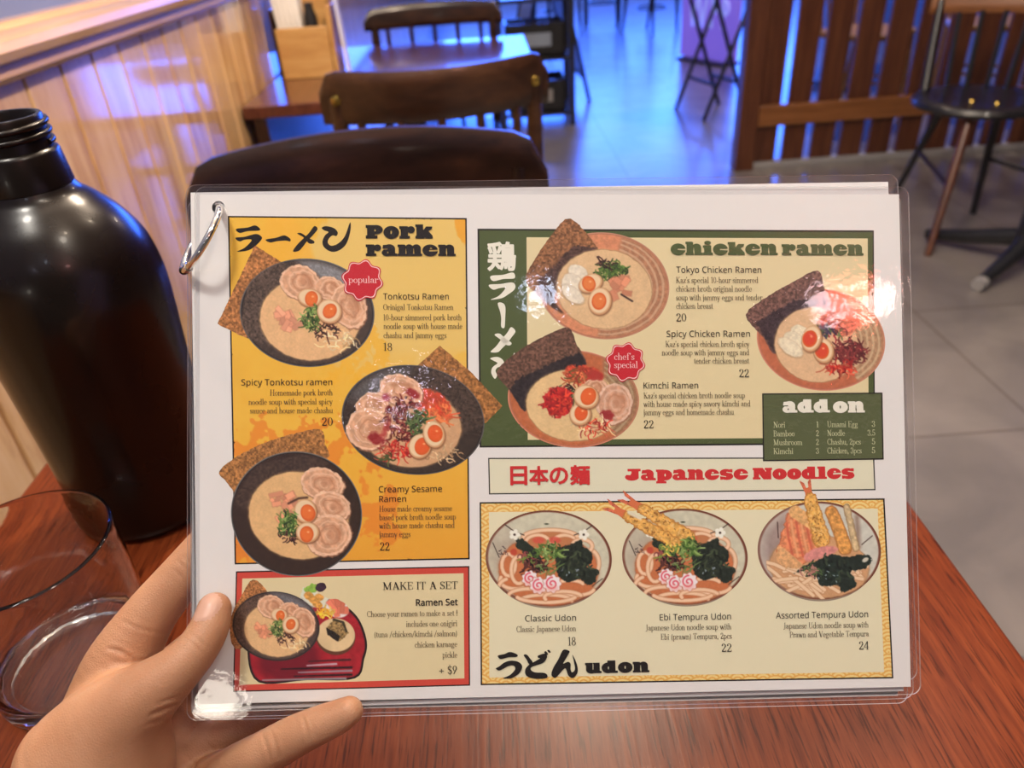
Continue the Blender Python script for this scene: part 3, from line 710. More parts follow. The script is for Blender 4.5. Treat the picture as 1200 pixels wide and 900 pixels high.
def vnoise(X, Y, seed):
    rs = np.random.RandomState(seed); T = rs.rand(64, 64)
    xi = np.floor(X).astype(int); yi = np.floor(Y).astype(int); fx = X - xi; fy = Y - yi
    fx = fx*fx*(3-2*fx); fy = fy*fy*(3-2*fy); g = lambda i, j: T[j % 64, i % 64]
    return (g(xi, yi)*(1-fx) + g(xi+1, yi)*fx)*(1-fy) + (g(xi, yi+1)*(1-fx) + g(xi+1, yi+1)*fx)*fy
def fbm(X, Y, sc, seed, oc=3):
    v = 0; a = 1; t = 0
    for k in range(oc):
        v = v + a * vnoise(X / sc * 2**k + 7.3*k, Y / sc * 2**k + 3.1*k, seed + k); t += a; a *= 0.55
    return v / t
def sd_poly(X, Y, P):
    P = np.asarray(P, float); d = np.full(X.shape, 1e9); s = np.ones(X.shape)
    n = len(P)
    for i in range(n):
        ax, ay = P[i]; bx, by = P[i-1]; ex, ey = bx-ax, by-ay; wx, wy = X-ax, Y-ay
        t = np.clip((wx*ex + wy*ey) / max(ex*ex + ey*ey, 1e-9), 0, 1)
        d = np.minimum(d, (wx-ex*t)**2 + (wy-ey*t)**2)
        c1 = Y >= ay; c2 = Y < by; c3 = ex*wy > ey*wx
        s = np.where((c1 & c2 & c3) | (~c1 & ~c2 & ~c3), -s, s)
    return s * np.sqrt(d)
def spline(P, n=6, closed=True):
    P = np.asarray(P, float); k = len(P); out = []
    for i in range(k if closed else k - 1):
        p0, p1, p2, p3 = (P[(i-1) % k], P[i], P[(i+1) % k], P[(i+2) % k]) if closed else (P[max(i-1, 0)], P[i], P[i+1], P[min(i+2, k-1)])
        for t in np.linspace(0, 1, n, endpoint=False):
            out.append(0.5*((2*p1) + (-p0+p2)*t + (2*p0-5*p1+4*p2-p3)*t*t + (-p0+3*p1-3*p2+p3)*t**3))
    if not closed: out.append(P[-1])
    return np.array(out)

class Photo:
    """A small painter: layers of soft-edged shapes on a fine grid, turned into one coloured flat mesh."""
    def __init__(s, x0, y0, x1, y1, res=0.7, T=(1.0, 0.0, 0.0)):
        s.res = res; s.k, s.ox, s.oy = T
        s.nx = int((x1-x0)/res) + 1; s.ny = int((y1-y0)/res) + 1
        s.PX, s.PY = np.meshgrid(x0 + res*np.arange(s.nx), y0 + res*np.arange(s.ny))
        s.set(T); s.C = np.zeros((s.ny, s.nx, 3)); s.A = np.full((s.ny, s.nx), 1e3); s.rs = np.random.RandomState(5)
    def set(s, T):
        s.k, s.ox, s.oy = T; s.X = (s.PX - s.ox) / s.k; s.Y = (s.PY - s.oy) / s.k
    def ell(s, cx, cy, rx, ry, rot=0.0, wob=0.0, seed=1):
        c, q = math.cos(math.radians(rot)), math.sin(math.radians(rot)); x = s.X-cx; y = s.Y-cy
        u = (x*c + y*q)/rx; v = (-x*q + y*c)/ry; d = (np.sqrt(u*u+v*v)-1)*min(rx, ry)
        return d + (wob*(fbm(s.X, s.Y, 5, seed)-0.5)*2 if wob else 0)
    def poly(s, P, wob=0.0, seed=1):
        d = sd_poly(s.X, s.Y, P); return d + (wob*(fbm(s.X, s.Y, 3, seed)-0.5)*2 if wob else 0)
    def strk(s, P, w0, w1=None):
        P = np.asarray(P, float); w1 = w0 if w1 is None else w1; d = np.full(s.X.shape, 1e9); n = len(P)-1
        for i in range(n):
            ax, ay = P[i]; ex, ey = P[i+1]-P[i]
            t = np.clip(((s.X-ax)*ex + (s.Y-ay)*ey) / max(ex*ex+ey*ey, 1e-9), 0, 1)
            w = w0 + (w1-w0)*(i+t)/n
            d = np.minimum(d, np.hypot(s.X-ax-ex*t, s.Y-ay-ey*t) - w/2)
        return d
    def put(s, sd, col, soft=0.9, a=1.0, cover=False, clip=None):
        m = np.clip(0.5 - sd*s.k/soft, 0, 1)*a
        if clip is not None: m = m*np.clip(0.5 - clip*s.k/0.9, 0, 1)
        col = np.asarray(col, float)
        if cover:
            new = np.clip(0.5 - s.A/0.9, 0, 1) < 0.02        # keep the edge colour solid outside
            s.A = np.minimum(s.A, sd*s.k); m = np.where(new & (sd*s.k < 2.5), 1.0, m)
        s.C = s.C*(1-m[..., None]) + col*m[..., None]
    def tex(s, col, sc, amp, seed, oc=3):
        col = np.asarray(col, float)
        return np.clip(col[None, None] * (1 + amp*(fbm(s.X, s.Y, sc, seed, oc)-0.5)*2)[..., None], 0, 255)
    def build(s, name, level, parent=page):
        A = s.A; C = s.C; r = s.res
        gy, gx = np.gradient(A, r); g = np.maximum(np.hypot(gx, gy), 0.3)
        q = 0.25*(A[:-1, :-1]+A[1:, :-1]+A[:-1, 1:]+A[1:, 1:]) < 0
        idx = np.arange(s.nx*s.ny).reshape(s.ny, s.nx)
        F = np.stack([idx[:-1, :-1][q], idx[1:, :-1][q], idx[1:, 1:][q], idx[:-1, 1:][q]], 1)
        use = np.zeros(s.nx*s.ny, bool); use[F.ravel()] = True
        snap = np.abs(A) < r*0.75
        X = np.where(snap, s.PX - A*gx/g**2, s.PX); Y = np.where(snap, s.PY - A*gy/g**2, s.PY)
        new = np.cumsum(use) - 1
        V = lift(np.stack([X.ravel()[use], Y.ravel()[use]], 1), LIFT*level)
        return raw_mesh(name, V, new[F], M_PRINT, parent, alb(np.clip(C.reshape(-1, 3)[use], 0, 255)))

def iso_faces(F, X, Y):
    """Polygons covering F > 0 on a regular grid, cut along the zero line."""
    ny, nx = F.shape; I = F > 0; V = []; P = []
    cnt = I[:-1, :-1].astype(int) + I[1:, :-1] + I[:-1, 1:] + I[1:, 1:]
    for j in range(ny-1):
        row = cnt[j]; i = 0
        if not row.any(): continue
        while i < nx-1:
            if row[i] == 4:
                k = i
                while k < nx-1 and row[k] == 4: k += 1
                b = len(V); V += [(X[i], Y[j]), (X[i], Y[j+1]), (X[k], Y[j+1]), (X[k], Y[j])]; P.append((b, b+1, b+2, b+3)); i = k; continue
            if row[i]:
                cs = [(i, j), (i, j+1), (i+1, j+1), (i+1, j)]; b = len(V)
                for m_ in range(4):
                    p, q = cs[m_], cs[(m_+1) % 4]; fp, fq = F[p[1], p[0]], F[q[1], q[0]]
                    if fp > 0: V.append((X[p[0]], Y[p[1]]))
                    if (fp > 0) != (fq > 0):
                        t = fp/(fp-fq); V.append((X[p[0]]*(1-t)+X[q[0]]*t, Y[p[1]]*(1-t)+Y[q[1]]*t))
                if len(V)-b >= 3: P.append(tuple(range(b, len(V))))
                else: del V[b:]
            i += 1
    return np.array(V), P

# ---------------------------------------------------------------- lettering
class Ink:
    """Gathers flat polygons in sheet millimetres (u right, v down) and prints them as one mesh."""
    def __init__(s): s.V = []; s.F = []
    def add(s, V, F):
        b = len(s.V); s.V += [tuple(q) for q in V]; s.F += [tuple(b+i for i in f) for f in F]
    def build(s, name, mat, level, parent=page, px=False):
        P = np.array(s.V)
        if not px: P = np.stack(mm2px(P[:, 0], P[:, 1]), 1)
        V = lift(P, LIFT*level); F = []
        for f in s.F:                                        # face the viewer
            a = V[list(f)]; ar = 0.5*np.sum(a[:, 0]*np.roll(a[:, 1], -1) - np.roll(a[:, 0], -1)*a[:, 1])
            if abs(ar) > 1e-13: F.append(f if ar > 0 else f[::-1])
        return raw_mesh(name, V, F, mat, parent)
def place(ik, V, F, w, x0, x1, yb, cap, slant=0.0):
    """Glyph outlines (cap height 1, advance w) onto the sheet: left and right edge and base line in photo pixels."""
    u0, v0 = px2mm(x0, yb); u1, _ = px2mm(x1, yb); uc, vc = px2mm(x0, yb-cap); h = v0-vc
    V = np.asarray(V, float); sx = (u1-u0)/w
    ik.add(np.stack([u0 + V[:, 0]*sx, v0 - V[:, 1]*h], 1), F)

# -- sans: Blender's own built-in typeface
_fc = {}
def sans_outline(txt, off=0.0):
    c = bpy.data.curves.new('lettering', 'FONT'); c.body = txt; c.offset = off; c.resolution_u = 3
    o = bpy.data.objects.new('lettering', c); COL.objects.link(o)
    dg = bpy.context.evaluated_depsgraph_get(); me = bpy.data.meshes.new_from_object(o.evaluated_get(dg))
    V = np.array([v.co[:2] for v in me.vertices]); F = [tuple(p.vertices) for p in me.polygons]
    bpy.data.objects.remove(o); bpy.data.curves.remove(c); bpy.data.meshes.remove(me)
    return V, F
CAPM = sans_outline(chr(0x1D5A0 + 7))[0][:, 1].max()
def sans(ik, txt, x0, x1, yb, cap=7.2, off=0.0):
    txt = ''.join(chr(0x1D5A0 + ord(c) - 65) if c.isupper() else chr(0x1D5BA + ord(c) - 97) if c.islower() else c for c in txt)   # plain grotesque letterforms
    V, F = sans_outline(txt, off); lo, hi = V[:, 0].min(), V[:, 0].max()
    V = V - [lo, 0]; V[:, 1] /= CAPM; place(ik, V, F, hi-lo, x0, x1, yb, cap)
def cjk(ik, txt, x0, x1, y0, y1, off=0.03):
    """A character from the built-in typeface, made heavier by growing its outline."""
    V, F = sans_outline(txt); lo = V.min(0); hi = V.max(0); V = (V-lo)/(hi-lo)*(1-2*off)+off
    gx = np.arange(-0.02, 1.03, 0.011); X, Y = np.meshgrid(gx, gx); d = np.full(X.shape, 1e3)
    for f in F: d = np.minimum(d, sd_poly(X, Y, V[list(f)]))
    W_, G = iso_faces(off-d, gx, gx)
    u0, v0 = px2mm(x0, y1); u1, _ = px2mm(x1, y1); _, v1 = px2mm(x0, y0)
    ik.add(np.stack([u0+W_[:, 0]*(u1-u0), v0-W_[:, 1]*(v0-v1)], 1), G)

# -- a condensed book serif drawn from stems (s), hairlines (h), lines (l), stressed arcs (a) and dots (d); cap height 1
ST, HL = 0.082, 0.042
def _n(x=0.0): return [('s', x+.1, 0, .64), ('h', x+.01, x+.2, .02), ('h', x+.01, x+.1, .62), ('a', x+.235, .44, .135, .2, 0, 170), ('s', x+.37, 0, .44), ('h', x+.28, x+.46, .02)]
SER = {
 'a': (.44, [('a', .19, .48, .12, .16, 0, 160), ('d', .1, .5, .06), ('s', .31, .06, .5), ('a', .19, .19, .14, .17, 60, 300), ('l', .31, .07, .42, .03, .06)]),
 'b': (.48, [('s', .1, 0, 1.02), ('h', .01, .1, 1.0), ('a', .24, .32, .17, .32, -150, 150)]),
 'c': (.40, [('a', .22, .32, .16, .32, 50, 320), ('d', .32, .5, .06)]),
 'd': (.50, [('s', .37, 0, 1.02), ('h', .27, .37, 1.0), ('h', .37, .48, .02), ('a', .22, .32, .17, .32, 30, 330)]),
 'e': (.42, [('a', .21, .32, .16, .32, 0, 320), ('h', .06, .38, .36)]),
 'f': (.32, [('s', .14, 0, .86), ('h', .04, .26, .02), ('h', .03, .27, .62), ('a', .24, .84, .11, .18, 30, 180), ('d', .31, .92, .05)]),
 'g': (.45, [('a', .2, .44, .14, .2, 0, 360), ('a', .21, -.12, .18, .16, 0, 360), ('l', .1, .24, .1, .04, .06), ('h', .1, .32, .05), ('l', .3, .58, .42, .64, .06)]),
 'h': (.48, [('s', .1, .5, 1.02), ('h', .01, .1, 1.0)] + _n()),
 'i': (.24, [('s', .11, 0, .64), ('h', .02, .21, .02), ('h', .02, .11, .62), ('d', .11, .86, .075)]),
 'j': (.24, [('s', .13, -.16, .64), ('h', .04, .13, .62), ('a', .03, -.16, .1, .14, 270, 360), ('d', .13, .86, .075)]),
 'k': (.48, [('s', .1, 0, 1.02), ('h', .01, .1, 1.0), ('h', .01, .2, .02), ('l', .12, .26, .38, .62, .05), ('l', .2, .36, .4, .02, .1), ('h', .28, .46, .62), ('h', .32, .47, .02)]),
 'l': (.24, [('s', .11, 0, 1.02), ('h', .02, .11, 1.0), ('h', .02, .21, .02)]),
 'm': (.74, _n() + [('a', .505, .44, .135, .2, 0, 170), ('s', .64, 0, .44), ('h', .55, .73, .02)]),
 'n': (.48, _n()),
 'o': (.44, [('a', .22, .32, .17, .32, 0, 360)]),
 'p': (.48, [('s', .1, -.3, .64), ('h', .01, .1, .62), ('h', .01, .2, -.28), ('a', .25, .32, .17, .32, -150, 150)]),
 'r': (.37, [('s', .1, 0, .64), ('h', .01, .21, .02), ('h', .01, .1, .62), ('a', .25, .42, .14, .2, 60, 170), ('d', .32, .55, .065)]),
 's': (.36, [('a', .18, .48, .12, .15, 20, 250), ('a', .18, .17, .13, .16, -160, 90), ('l', .1, .4, .27, .25, .09), ('l', .3, .63, .3, .46, .04), ('l', .05, .19, .05, .02, .04)]),
 't': (.30, [('s', .13, .1, .84), ('h', .02, .26, .62), ('a', .22, .12, .09, .1, 180, 330)]),
 'u': (.50, [('s', .1, .18, .64), ('h', .01, .1, .62), ('a', .23, .2, .13, .2, 180, 350), ('s', .37, 0, .64), ('h', .28, .37, .62), ('h', .37, .48, .02)]),
 'v': (.44, [('l', .06, .63, .23, .01, .1), ('l', .23, .01, .38, .63, .045), ('h', .0, .15, .62), ('h', .31, .44, .62)]),
 'w': (.66, [('l', .06, .63, .21, .01, .1), ('l', .21, .01, .34, .6, .045), ('l', .32, .63, .46, .01, .1), ('l', .46, .01, .6, .63, .045), ('h', .0, .15, .62), ('h', .52, .66, .62)]),
 'y': (.44, [('l', .06, .63, .23, .03, .1), ('l', .39, .63, .16, -.26, .045), ('d', .12, -.25, .06), ('h', .0, .15, .62), ('h', .31, .44, .62)]),
 'z': (.40, [('h', .04, .36, .62), ('h', .04, .36, .02), ('l', .07, .03, .33, .6, .1), ('l', .06, .62, .06, .48, .04), ('l', .35, .02, .35, .16, .04)]),
 'A': (.66, [('l', .3, 1, .12, .0, .045), ('l', .3, 1.0, .54, .0, .115), ('h', .18, .44, .34), ('h', .03, .22, .02), ('h', .42, .65, .02)]),
 'B': (.56, [('s', .13, 0, 1), ('h', .02, .3, .98), ('h', .02, .3, .02), ('h', .13, .3, .52), ('a', .28, .76, .17, .23, -90, 90), ('a', .3, .27, .19, .26, -90, 90)]),
 'C': (.60, [('a', .32, .5, .25, .51, 40, 320), ('l', .52, .98, .52, .7, .04), ('l', .52, .02, .52, .2, .04)]),
 'E': (.54, [('s', .13, 0, 1), ('h', .02, .46, .98), ('h', .02, .48, .02), ('h', .13, .36, .52), ('l', .46, 1, .46, .76, .04), ('l', .48, 0, .48, .25, .04), ('l', .36, .42, .36, .62, .04)]),
 'H': (.68, [('s', .13, 0, 1), ('s', .53, 0, 1), ('h', .13, .53, .52), ('h', .02, .24, .98), ('h', .02, .24, .02), ('h', .42, .64, .98), ('h', .42, .64, .02)]),
 'I': (.28, [('s', .13, 0, 1), ('h', .02, .24, .98), ('h', .02, .24, .02)]),
 'J': (.36, [('s', .2, .1, 1), ('h', .09, .31, .98), ('a', .08, .08, .12, .2, 270, 360), ('d', .04, -.08, .06)]),
 'K': (.64, [('s', .13, 0, 1), ('h', .02, .24, .98), ('h', .02, .24, .02), ('l', .16, .42, .5, .98, .045), ('l', .26, .56, .53, .02, .11), ('h', .4, .6, .98), ('h', .42, .63, .02)]),
 'M': (.82, [('l', .14, 0, .14, 1, .045), ('l', .12, 1, .4, .02, .11), ('l', .4, .02, .66, 1, .045), ('s', .66, 0, 1), ('h', .02, .2, .98), ('h', .02, .24, .02), ('h', .56, .78, .02), ('h', .64, .78, .98)]),
 'N': (.68, [('l', .13, 0, .13, 1, .045), ('l', .12, 1, .54, .0, .12), ('l', .54, 0, .54, 1, .045), ('h', .02, .16, .98), ('h', .02, .23, .02), ('h', .44, .65, .98)]),
 'O': (.62, [('a', .31, .5, .25, .51, 0, 360)]),
 'P': (.54, [('s', .13, 0, 1), ('h', .02, .3, .98), ('h', .02, .26, .02), ('h', .13, .3, .45), ('a', .29, .72, .19, .27, -90, 90)]),
 'R': (.62, [('s', .13, 0, 1), ('h', .02, .3, .98), ('h', .02, .24, .02), ('h', .13, .3, .48), ('a', .28, .73, .18, .25, -90, 90), ('l', .3, .48, .52, .02, .11), ('h', .46, .62, .02)]),
 'S': (.48, [('a', .23, .75, .16, .25, 20, 260), ('a', .23, .25, .18, .26, -170, 90), ('l', .11, .6, .36, .4, .11), ('l', .4, .98, .4, .74, .04), ('l', .05, .3, .05, .02, .04)]),
 'T': (.58, [('s', .28, 0, 1), ('h', .17, .39, .02), ('h', .03, .53, .98), ('l', .04, 1, .04, .74, .04), ('l', .52, 1, .52, .74, .04)]),
 'U': (.64, [('s', .13, .25, 1), ('h', .02, .24, .98), ('a', .31, .28, .19, .29, 180, 360), ('l', .5, .25, .5, 1, .045), ('h', .42, .6, .98)]),
 'V': (.64, [('l', .1, 1, .33, .0, .115), ('l', .33, 0, .54, 1, .045), ('h', .01, .2, .98), ('h', .45, .63, .98)]),
 '0': (.46, [('a', .23, .5, .17, .5, 0, 360)]),
 '1': (.36, [('s', .19, 0, 1), ('h', .07, .31, .02), ('l', .06, .88, .19, .97, .05)]),
 '2': (.46, [('a', .22, .75, .15, .25, -30, 170), ('l', .38, .68, .07, .06, .075), ('l', .05, .05, .4, .05, .1), ('d', .1, .76, .06), ('l', .4, .04, .41, .2, .04)]),
 '3': (.44, [('a', .2, .75, .15, .24, -90, 160), ('a', .2, .25, .18, .26, -160, 90), ('d', .08, .78, .06), ('d', .07, .22, .06)]),
 '4': (.48, [('s', .31, 0, 1), ('l', .3, .98, .04, .3, .045), ('h', .03, .44, .3), ('h', .22, .42, .02)]),
 '5': (.44, [('l', .1, .96, .37, .96, .1), ('l', .11, .98, .09, .54, .045), ('a', .2, .32, .18, .32, -160, 120), ('d', .07, .2, .06)]),
 '8': (.46, [('a', .23, .75, .14, .24, 0, 360), ('a', .23, .26, .17, .27, 0, 360)]),
 '9': (.46, [('a', .22, .68, .16, .31, 0, 360), ('l', .38, .66, .12, .0, .08)]),
 '.': (.20, [('d', .09, .06, .07)]), ',': (.20, [('d', .09, .06, .07), ('l', .12, .05, .06, -.16, .05)]),
 "'": (.16, [('d', .08, .94, .065), ('l', .1, .94, .05, .74, .05)]), '-': (.34, [('l', .05, .3, .28, .3, .08)]),
 '(': (.28, [('a', .3, .38, .2, .66, 120, 240)]), ')': (.28, [('a', -.02, .38, .2, .66, -60, 60)]),
 '/': (.38, [('l', .02, -.1, .34, 1.04, .06)]), '!': (.24, [('l', .11, .3, .11, 1, .1), ('d', .11, .07, .07)]),
 '+': (.58, [('l', .06, .38, .5, .38, .07), ('l', .28, .14, .28, .62, .07)]),
 '$': (.48, [('a', .23, .72, .16, .23, 20, 260), ('a', .23, .27, .18, .25, -170, 90), ('l', .11, .58, .36, .42, .11), ('l', .23, -.1, .23, 1.1, .045)]),
 ' ': (.26, []),
}
def serif_outline(txt):
    V = []; F = []; x = 0.0
    def poly(P): b = len(V); V.extend(P); F.append(tuple(range(b, b+len(P))))
    for ch in txt:
        w, pr = SER[ch]
        for p in pr:
            k = p[0]
            if k == 's': poly([(x+p[1]-ST/2, p[2]), (x+p[1]+ST/2, p[2]), (x+p[1]+ST/2, p[3]), (x+p[1]-ST/2, p[3])])
            elif k == 'h': poly([(x+p[1], p[3]-HL/2), (x+p[2], p[3]-HL/2), (x+p[2], p[3]+HL/2), (x+p[1], p[3]+HL/2)])
            elif k == 'd': poly([(x+p[1]+p[3]*math.cos(a), p[2]+p[3]*math.sin(a)) for a in np.linspace(0, 2*math.pi, 9)[:-1]])
            elif k == 'l':
                x0, y0, x1, y1, tw = p[1:]; L_ = math.hypot(x1-x0, y1-y0); nx, ny = -(y1-y0)/L_*tw/2, (x1-x0)/L_*tw/2
                if abs(x1-x0) > 0.02 and abs(y1-y0) > 0.3: nx, ny = tw*0.55, 0.0
                poly([(x+x0+nx, y0+ny), (x+x0-nx, y0-ny), (x+x1-nx, y1-ny), (x+x1+nx, y1+ny)])
            else:
                cx, cy, rx, ry, a0, a1 = p[1:]; n = max(4, int(abs(a1-a0)/26)); b = len(V)
                for t in np.linspace(math.radians(a0), math.radians(a1), n+1):
                    c, s = math.cos(t), math.sin(t)
                    V.append((x+cx+(rx+ST*.42)*c, cy+ry*s)); V.append((x+cx+(rx-ST*.55)*c, cy+(ry-HL*1.1)*s))
                for i in range(n): F.append((b+2*i, b+2*i+1, b+2*i+3, b+2*i+2))
        x += w
    return np.array(V), F, x
def serif(ik, txt, x0, x1, yb, cap=7.0):
    V, F, w = serif_outline(txt); place(ik, V, F, w, x0, x1, yb, cap)

# -- the fat display face: solid blobs with pin-hole counters. R box, E ellipse, Q polygon; lower case letters cut away
FAT = {
 'P': (1.27, [('R', .1, 0, .66, 1), ('R', 0, 0, .84, .2), ('R', 0, .8, .6, 1), ('E', .74, .66, .5, .345), ('e', .68, .60, .065, .08)]),
 'o': (1.16, [('E', .58, .45, .57, .48), ('e', .57, .46, .055, .14)]),
 'r': (1.16, [('R', .1, 0, .62, .9), ('R', 0, 0, .76, .18), ('R', 0, .72, .6, .92), ('E', .86, .66, .27, .26), ('Q', (.5, .5), (.62, .5), (.9, .88), (.5, .82))]),
 'k': (1.3, [('R', .08, 0, .56, 1.06), ('R', 0, 0, .66, .18), ('R', 0, .88, .5, 1.06), ('Q', (.5, .5), (.8, .9), (1.25, .9), (1.2, .72), (.86, .5)), ('Q', (.5, .56), (.9, .62), (1.26, .2), (1.28, 0), (.76, 0), (.56, .3))]),
 'a': (1.16, [('E', .38, .26, .38, .28), ('R', .46, 0, .98, .6), ('E', .56, .58, .42, .36), ('Q', (.05, .6), (.4, .6), (.5, .9), (.1, .88)), ('Q', (.9, 0), (1.16, 0), (1.14, .17), (.96, .2)), ('q', (.0, .50), (.44, .52), (.44, .60), (.0, .58)), ('e', .44, .27, .06, .075)]),
 'm': (1.82, [('R', .08, 0, .56, .9), ('R', 0, .72, .5, .92), ('R', 0, 0, .6, .16), ('E', .86, .62, .3, .32), ('R', .66, 0, 1.14, .66), ('R', .64, 0, 1.2, .16), ('E', 1.4, .62, .32, .32), ('R', 1.24, 0, 1.72, .66), ('R', 1.23, 0, 1.82, .16), ('q', (.57, .16), (.63, .16), (.62, .62), (.58, .62)), ('q', (1.16, .16), (1.22, .16), (1.21, .62), (1.17, .62))]),
 'e': (1.16, [('E', .58, .45, .57, .48), ('q', (.50, .36), (1.2, .40), (1.2, .52), (.50, .50)), ('q', (.56, .57), (.74, .57), (.70, .69), (.58, .69))]),
 'c': (1.12, [('E', .57, .45, .56, .48), ('q', (.52, .40), (1.2, .36), (1.2, .52), (.54, .52))]),
 'n': (1.30, [('R', .08, 0, .56, .9), ('R', 0, .72, .5, .92), ('R', 0, 0, .6, .16), ('E', .84, .6, .34, .33), ('R', .68, 0, 1.18, .64), ('R', .66, 0, 1.3, .16), ('q', (.58, .14), (.66, .14), (.64, .62), (.59, .62))]),
 'h': (1.30, [('R', .08, 0, .56, 1.06), ('R', 0, .9, .5, 1.08), ('R', 0, 0, .6, .16), ('E', .84, .6, .34, .32), ('R', .68, 0, 1.18, .64), ('R', .66, 0, 1.3, .16), ('q', (.58, .14), (.66, .14), (.64, .6), (.59, .6))]),
 'i': (.74, [('R', .1, 0, .62, .74), ('R', 0, 0, .74, .17), ('R', 0, .6, .58, .78), ('E', .36, 1.0, .24, .16)]),
 'd': (1.26, [('E', .5, .44, .5, .46), ('R', .52, 0, 1.08, 1.08), ('R', .46, .9, 1.0, 1.08), ('R', .9, 0, 1.26, .17), ('e', .53, .43, .05, .13)]),
 'u': (1.28, [('R', .08, .2, .58, .9), ('R', 0, .72, .58, .9), ('E', .48, .3, .4, .33), ('R', .66, 0, 1.14, .9), ('R', .62, .74, 1.0, .9), ('R', .9, 0, 1.28, .17), ('q', (.585, .3), (.65, .3), (.66, .8), (.59, .8))]),
 's': (1.06, [('E', .5, .62, .48, .3), ('E', .54, .28, .5, .31), ('R', .8, .6, 1.0, .9), ('R', .04, .0, .2, .3), ('q', (.52, .62), (1.1, .52), (1.1, .6), (.54, .69)), ('q', (-.1, .32), (.5, .22), (.5, .28), (-.1, .42))]),
 'p': (1.26, [('R', .1, -.28, .62, .9), ('R', 0, -.28, .78, -.1), ('R', 0, .74, .6, .92), ('E', .72, .44, .52, .46), ('e', .7, .44, .05, .13)]),
 'l': (.74, [('R', .1, 0, .62, 1.08), ('R', 0, 0, .74, .17), ('R', 0, .9, .58, 1.08)]),
 'J': (1.2, [('R', .5, .2, 1.04, 1), ('R', .2, .8, 1.2, 1), ('E', .52, .28, .52, .3), ('q', (-.1, .5), (.42, .46), (.44, .62), (-.1, .78))]),
 'N': (1.56, [('R', .08, 0, .5, 1), ('R', 0, 0, .6, .17), ('R', 0, .83, .6, 1), ('Q', (.1, 1), (.8, 1), (1.5, 0), (.86, 0)), ('R', 1.08, .05, 1.48, 1), ('R', .98, .83, 1.56, 1), ('q', (.5, .17), (.62, .17), (.62, .30), (.5, .48))]),
}
def fat(ik, word, x0, x1, yb, cap, gap=0.03):
    W_ = sum(FAT[c][0] + gap for c in word) - gap; st = 0.03; x = 0.0
    for c in word:
        w, pr = FAT[c]; gx = np.arange(-0.09, w+0.12, st); gy = np.arange(-0.4, 1.3, st); X, Y = np.meshgrid(gx, gy)
        f = np.full(X.shape, -1.0)
        for p in pr:
            if p[0] in 'Rr': d = -np.maximum(np.maximum(p[1]-X, X-p[3]), np.maximum(p[2]-Y, Y-p[4]))
            elif p[0] in 'Ee': d = (1-np.hypot((X-p[1])/p[3], (Y-p[2])/p[4]))*min(p[3], p[4])
            else: d = -sd_poly(X, Y, p[1:])
            f = np.maximum(f, d+0.012) if p[0].isupper() else np.minimum(f, -d)
        V, F = iso_faces(f, gx, gy); place(ik, V + [x, 0], F, W_, x0, x1, yb, cap); x += w + gap
def brush(ik, polys, org, sc, st=0.3):
    """Brush strokes traced as outlines (pixels of a magnified view at origin org, scale sc); curved and filled."""
    for P in polys:
        P = spline(np.array(P, float)/sc + org, 5); lo = P.min(0)-1; hi = P.max(0)+1
        gx = np.arange(lo[0], hi[0], st); gy = np.arange(lo[1], hi[1], st); X, Y = np.meshgrid(gx, gy)
        V, F = iso_faces(-sd_poly(X, Y, P), gx, gy)
        if len(V): ik.add(V, F)

# ---------------------------------------------------------------- panels
C_PORK = [(267, 253), (547, 255.5), (550.5, 655.5), (275, 661.5)]
C_CHICK = [(559.5, 268), (1024, 270), (1025.5, 520.5), (562, 524.5)]
C_ADD = [(893, 461), (1034, 460), (1035.5, 538.5), (894, 540.5)]
C_NOOD = [(572, 536.5), (1024.5, 536), (1026, 574.5), (573, 579.5)]
C_UDON = [(562, 588.5), (1036.6, 584), (1047, 795), (563.3, 803)]
C_SET = [(276.5, 669.5), (550, 663.3), (551, 803.5), (273, 811)]
quadpx('panel_outline', C_PORK, I_BLACK, 1); quadpx('panel_outline', C_CHICK, I_BLACK, 1); quadpx('panel_outline', C_NOOD, I_GREY, 1)
quadpx('panel_outline', C_UDON, I_BLACK, 1); quadpx('panel_outline', C_SET, I_BLACK, 1)
quadpx('chicken_panel', shrink(C_CHICK, 2, 2, 1.5, 2), I_GREEN, 2)
quadpx('chicken_panel_field', [(617, 278), (1016.8, 279.5), (1018, 512.5), (618.5, 515.5)], I_CREAM, 3)
quadpx('noodles_panel', shrink(C_NOOD, 1.5, 1.5, 1.5, 1.5), I_CREAM2, 2)
quadpx('set_panel_border', shrink(C_SET, 1.5, 1.5, 1.5, 1.5), I_RED, 2)
quadpx('set_panel_field', shrink(C_SET, 7.5, 8.5, 6.8, 8.5), I_CREAM, 3)
quadpx('add_on_outline', C_ADD, I_BLACK, 12); quadpx('add_on_panel', shrink(C_ADD, 1.5, 1.5, 1.5, 1.5), I_GREEN2, 13)

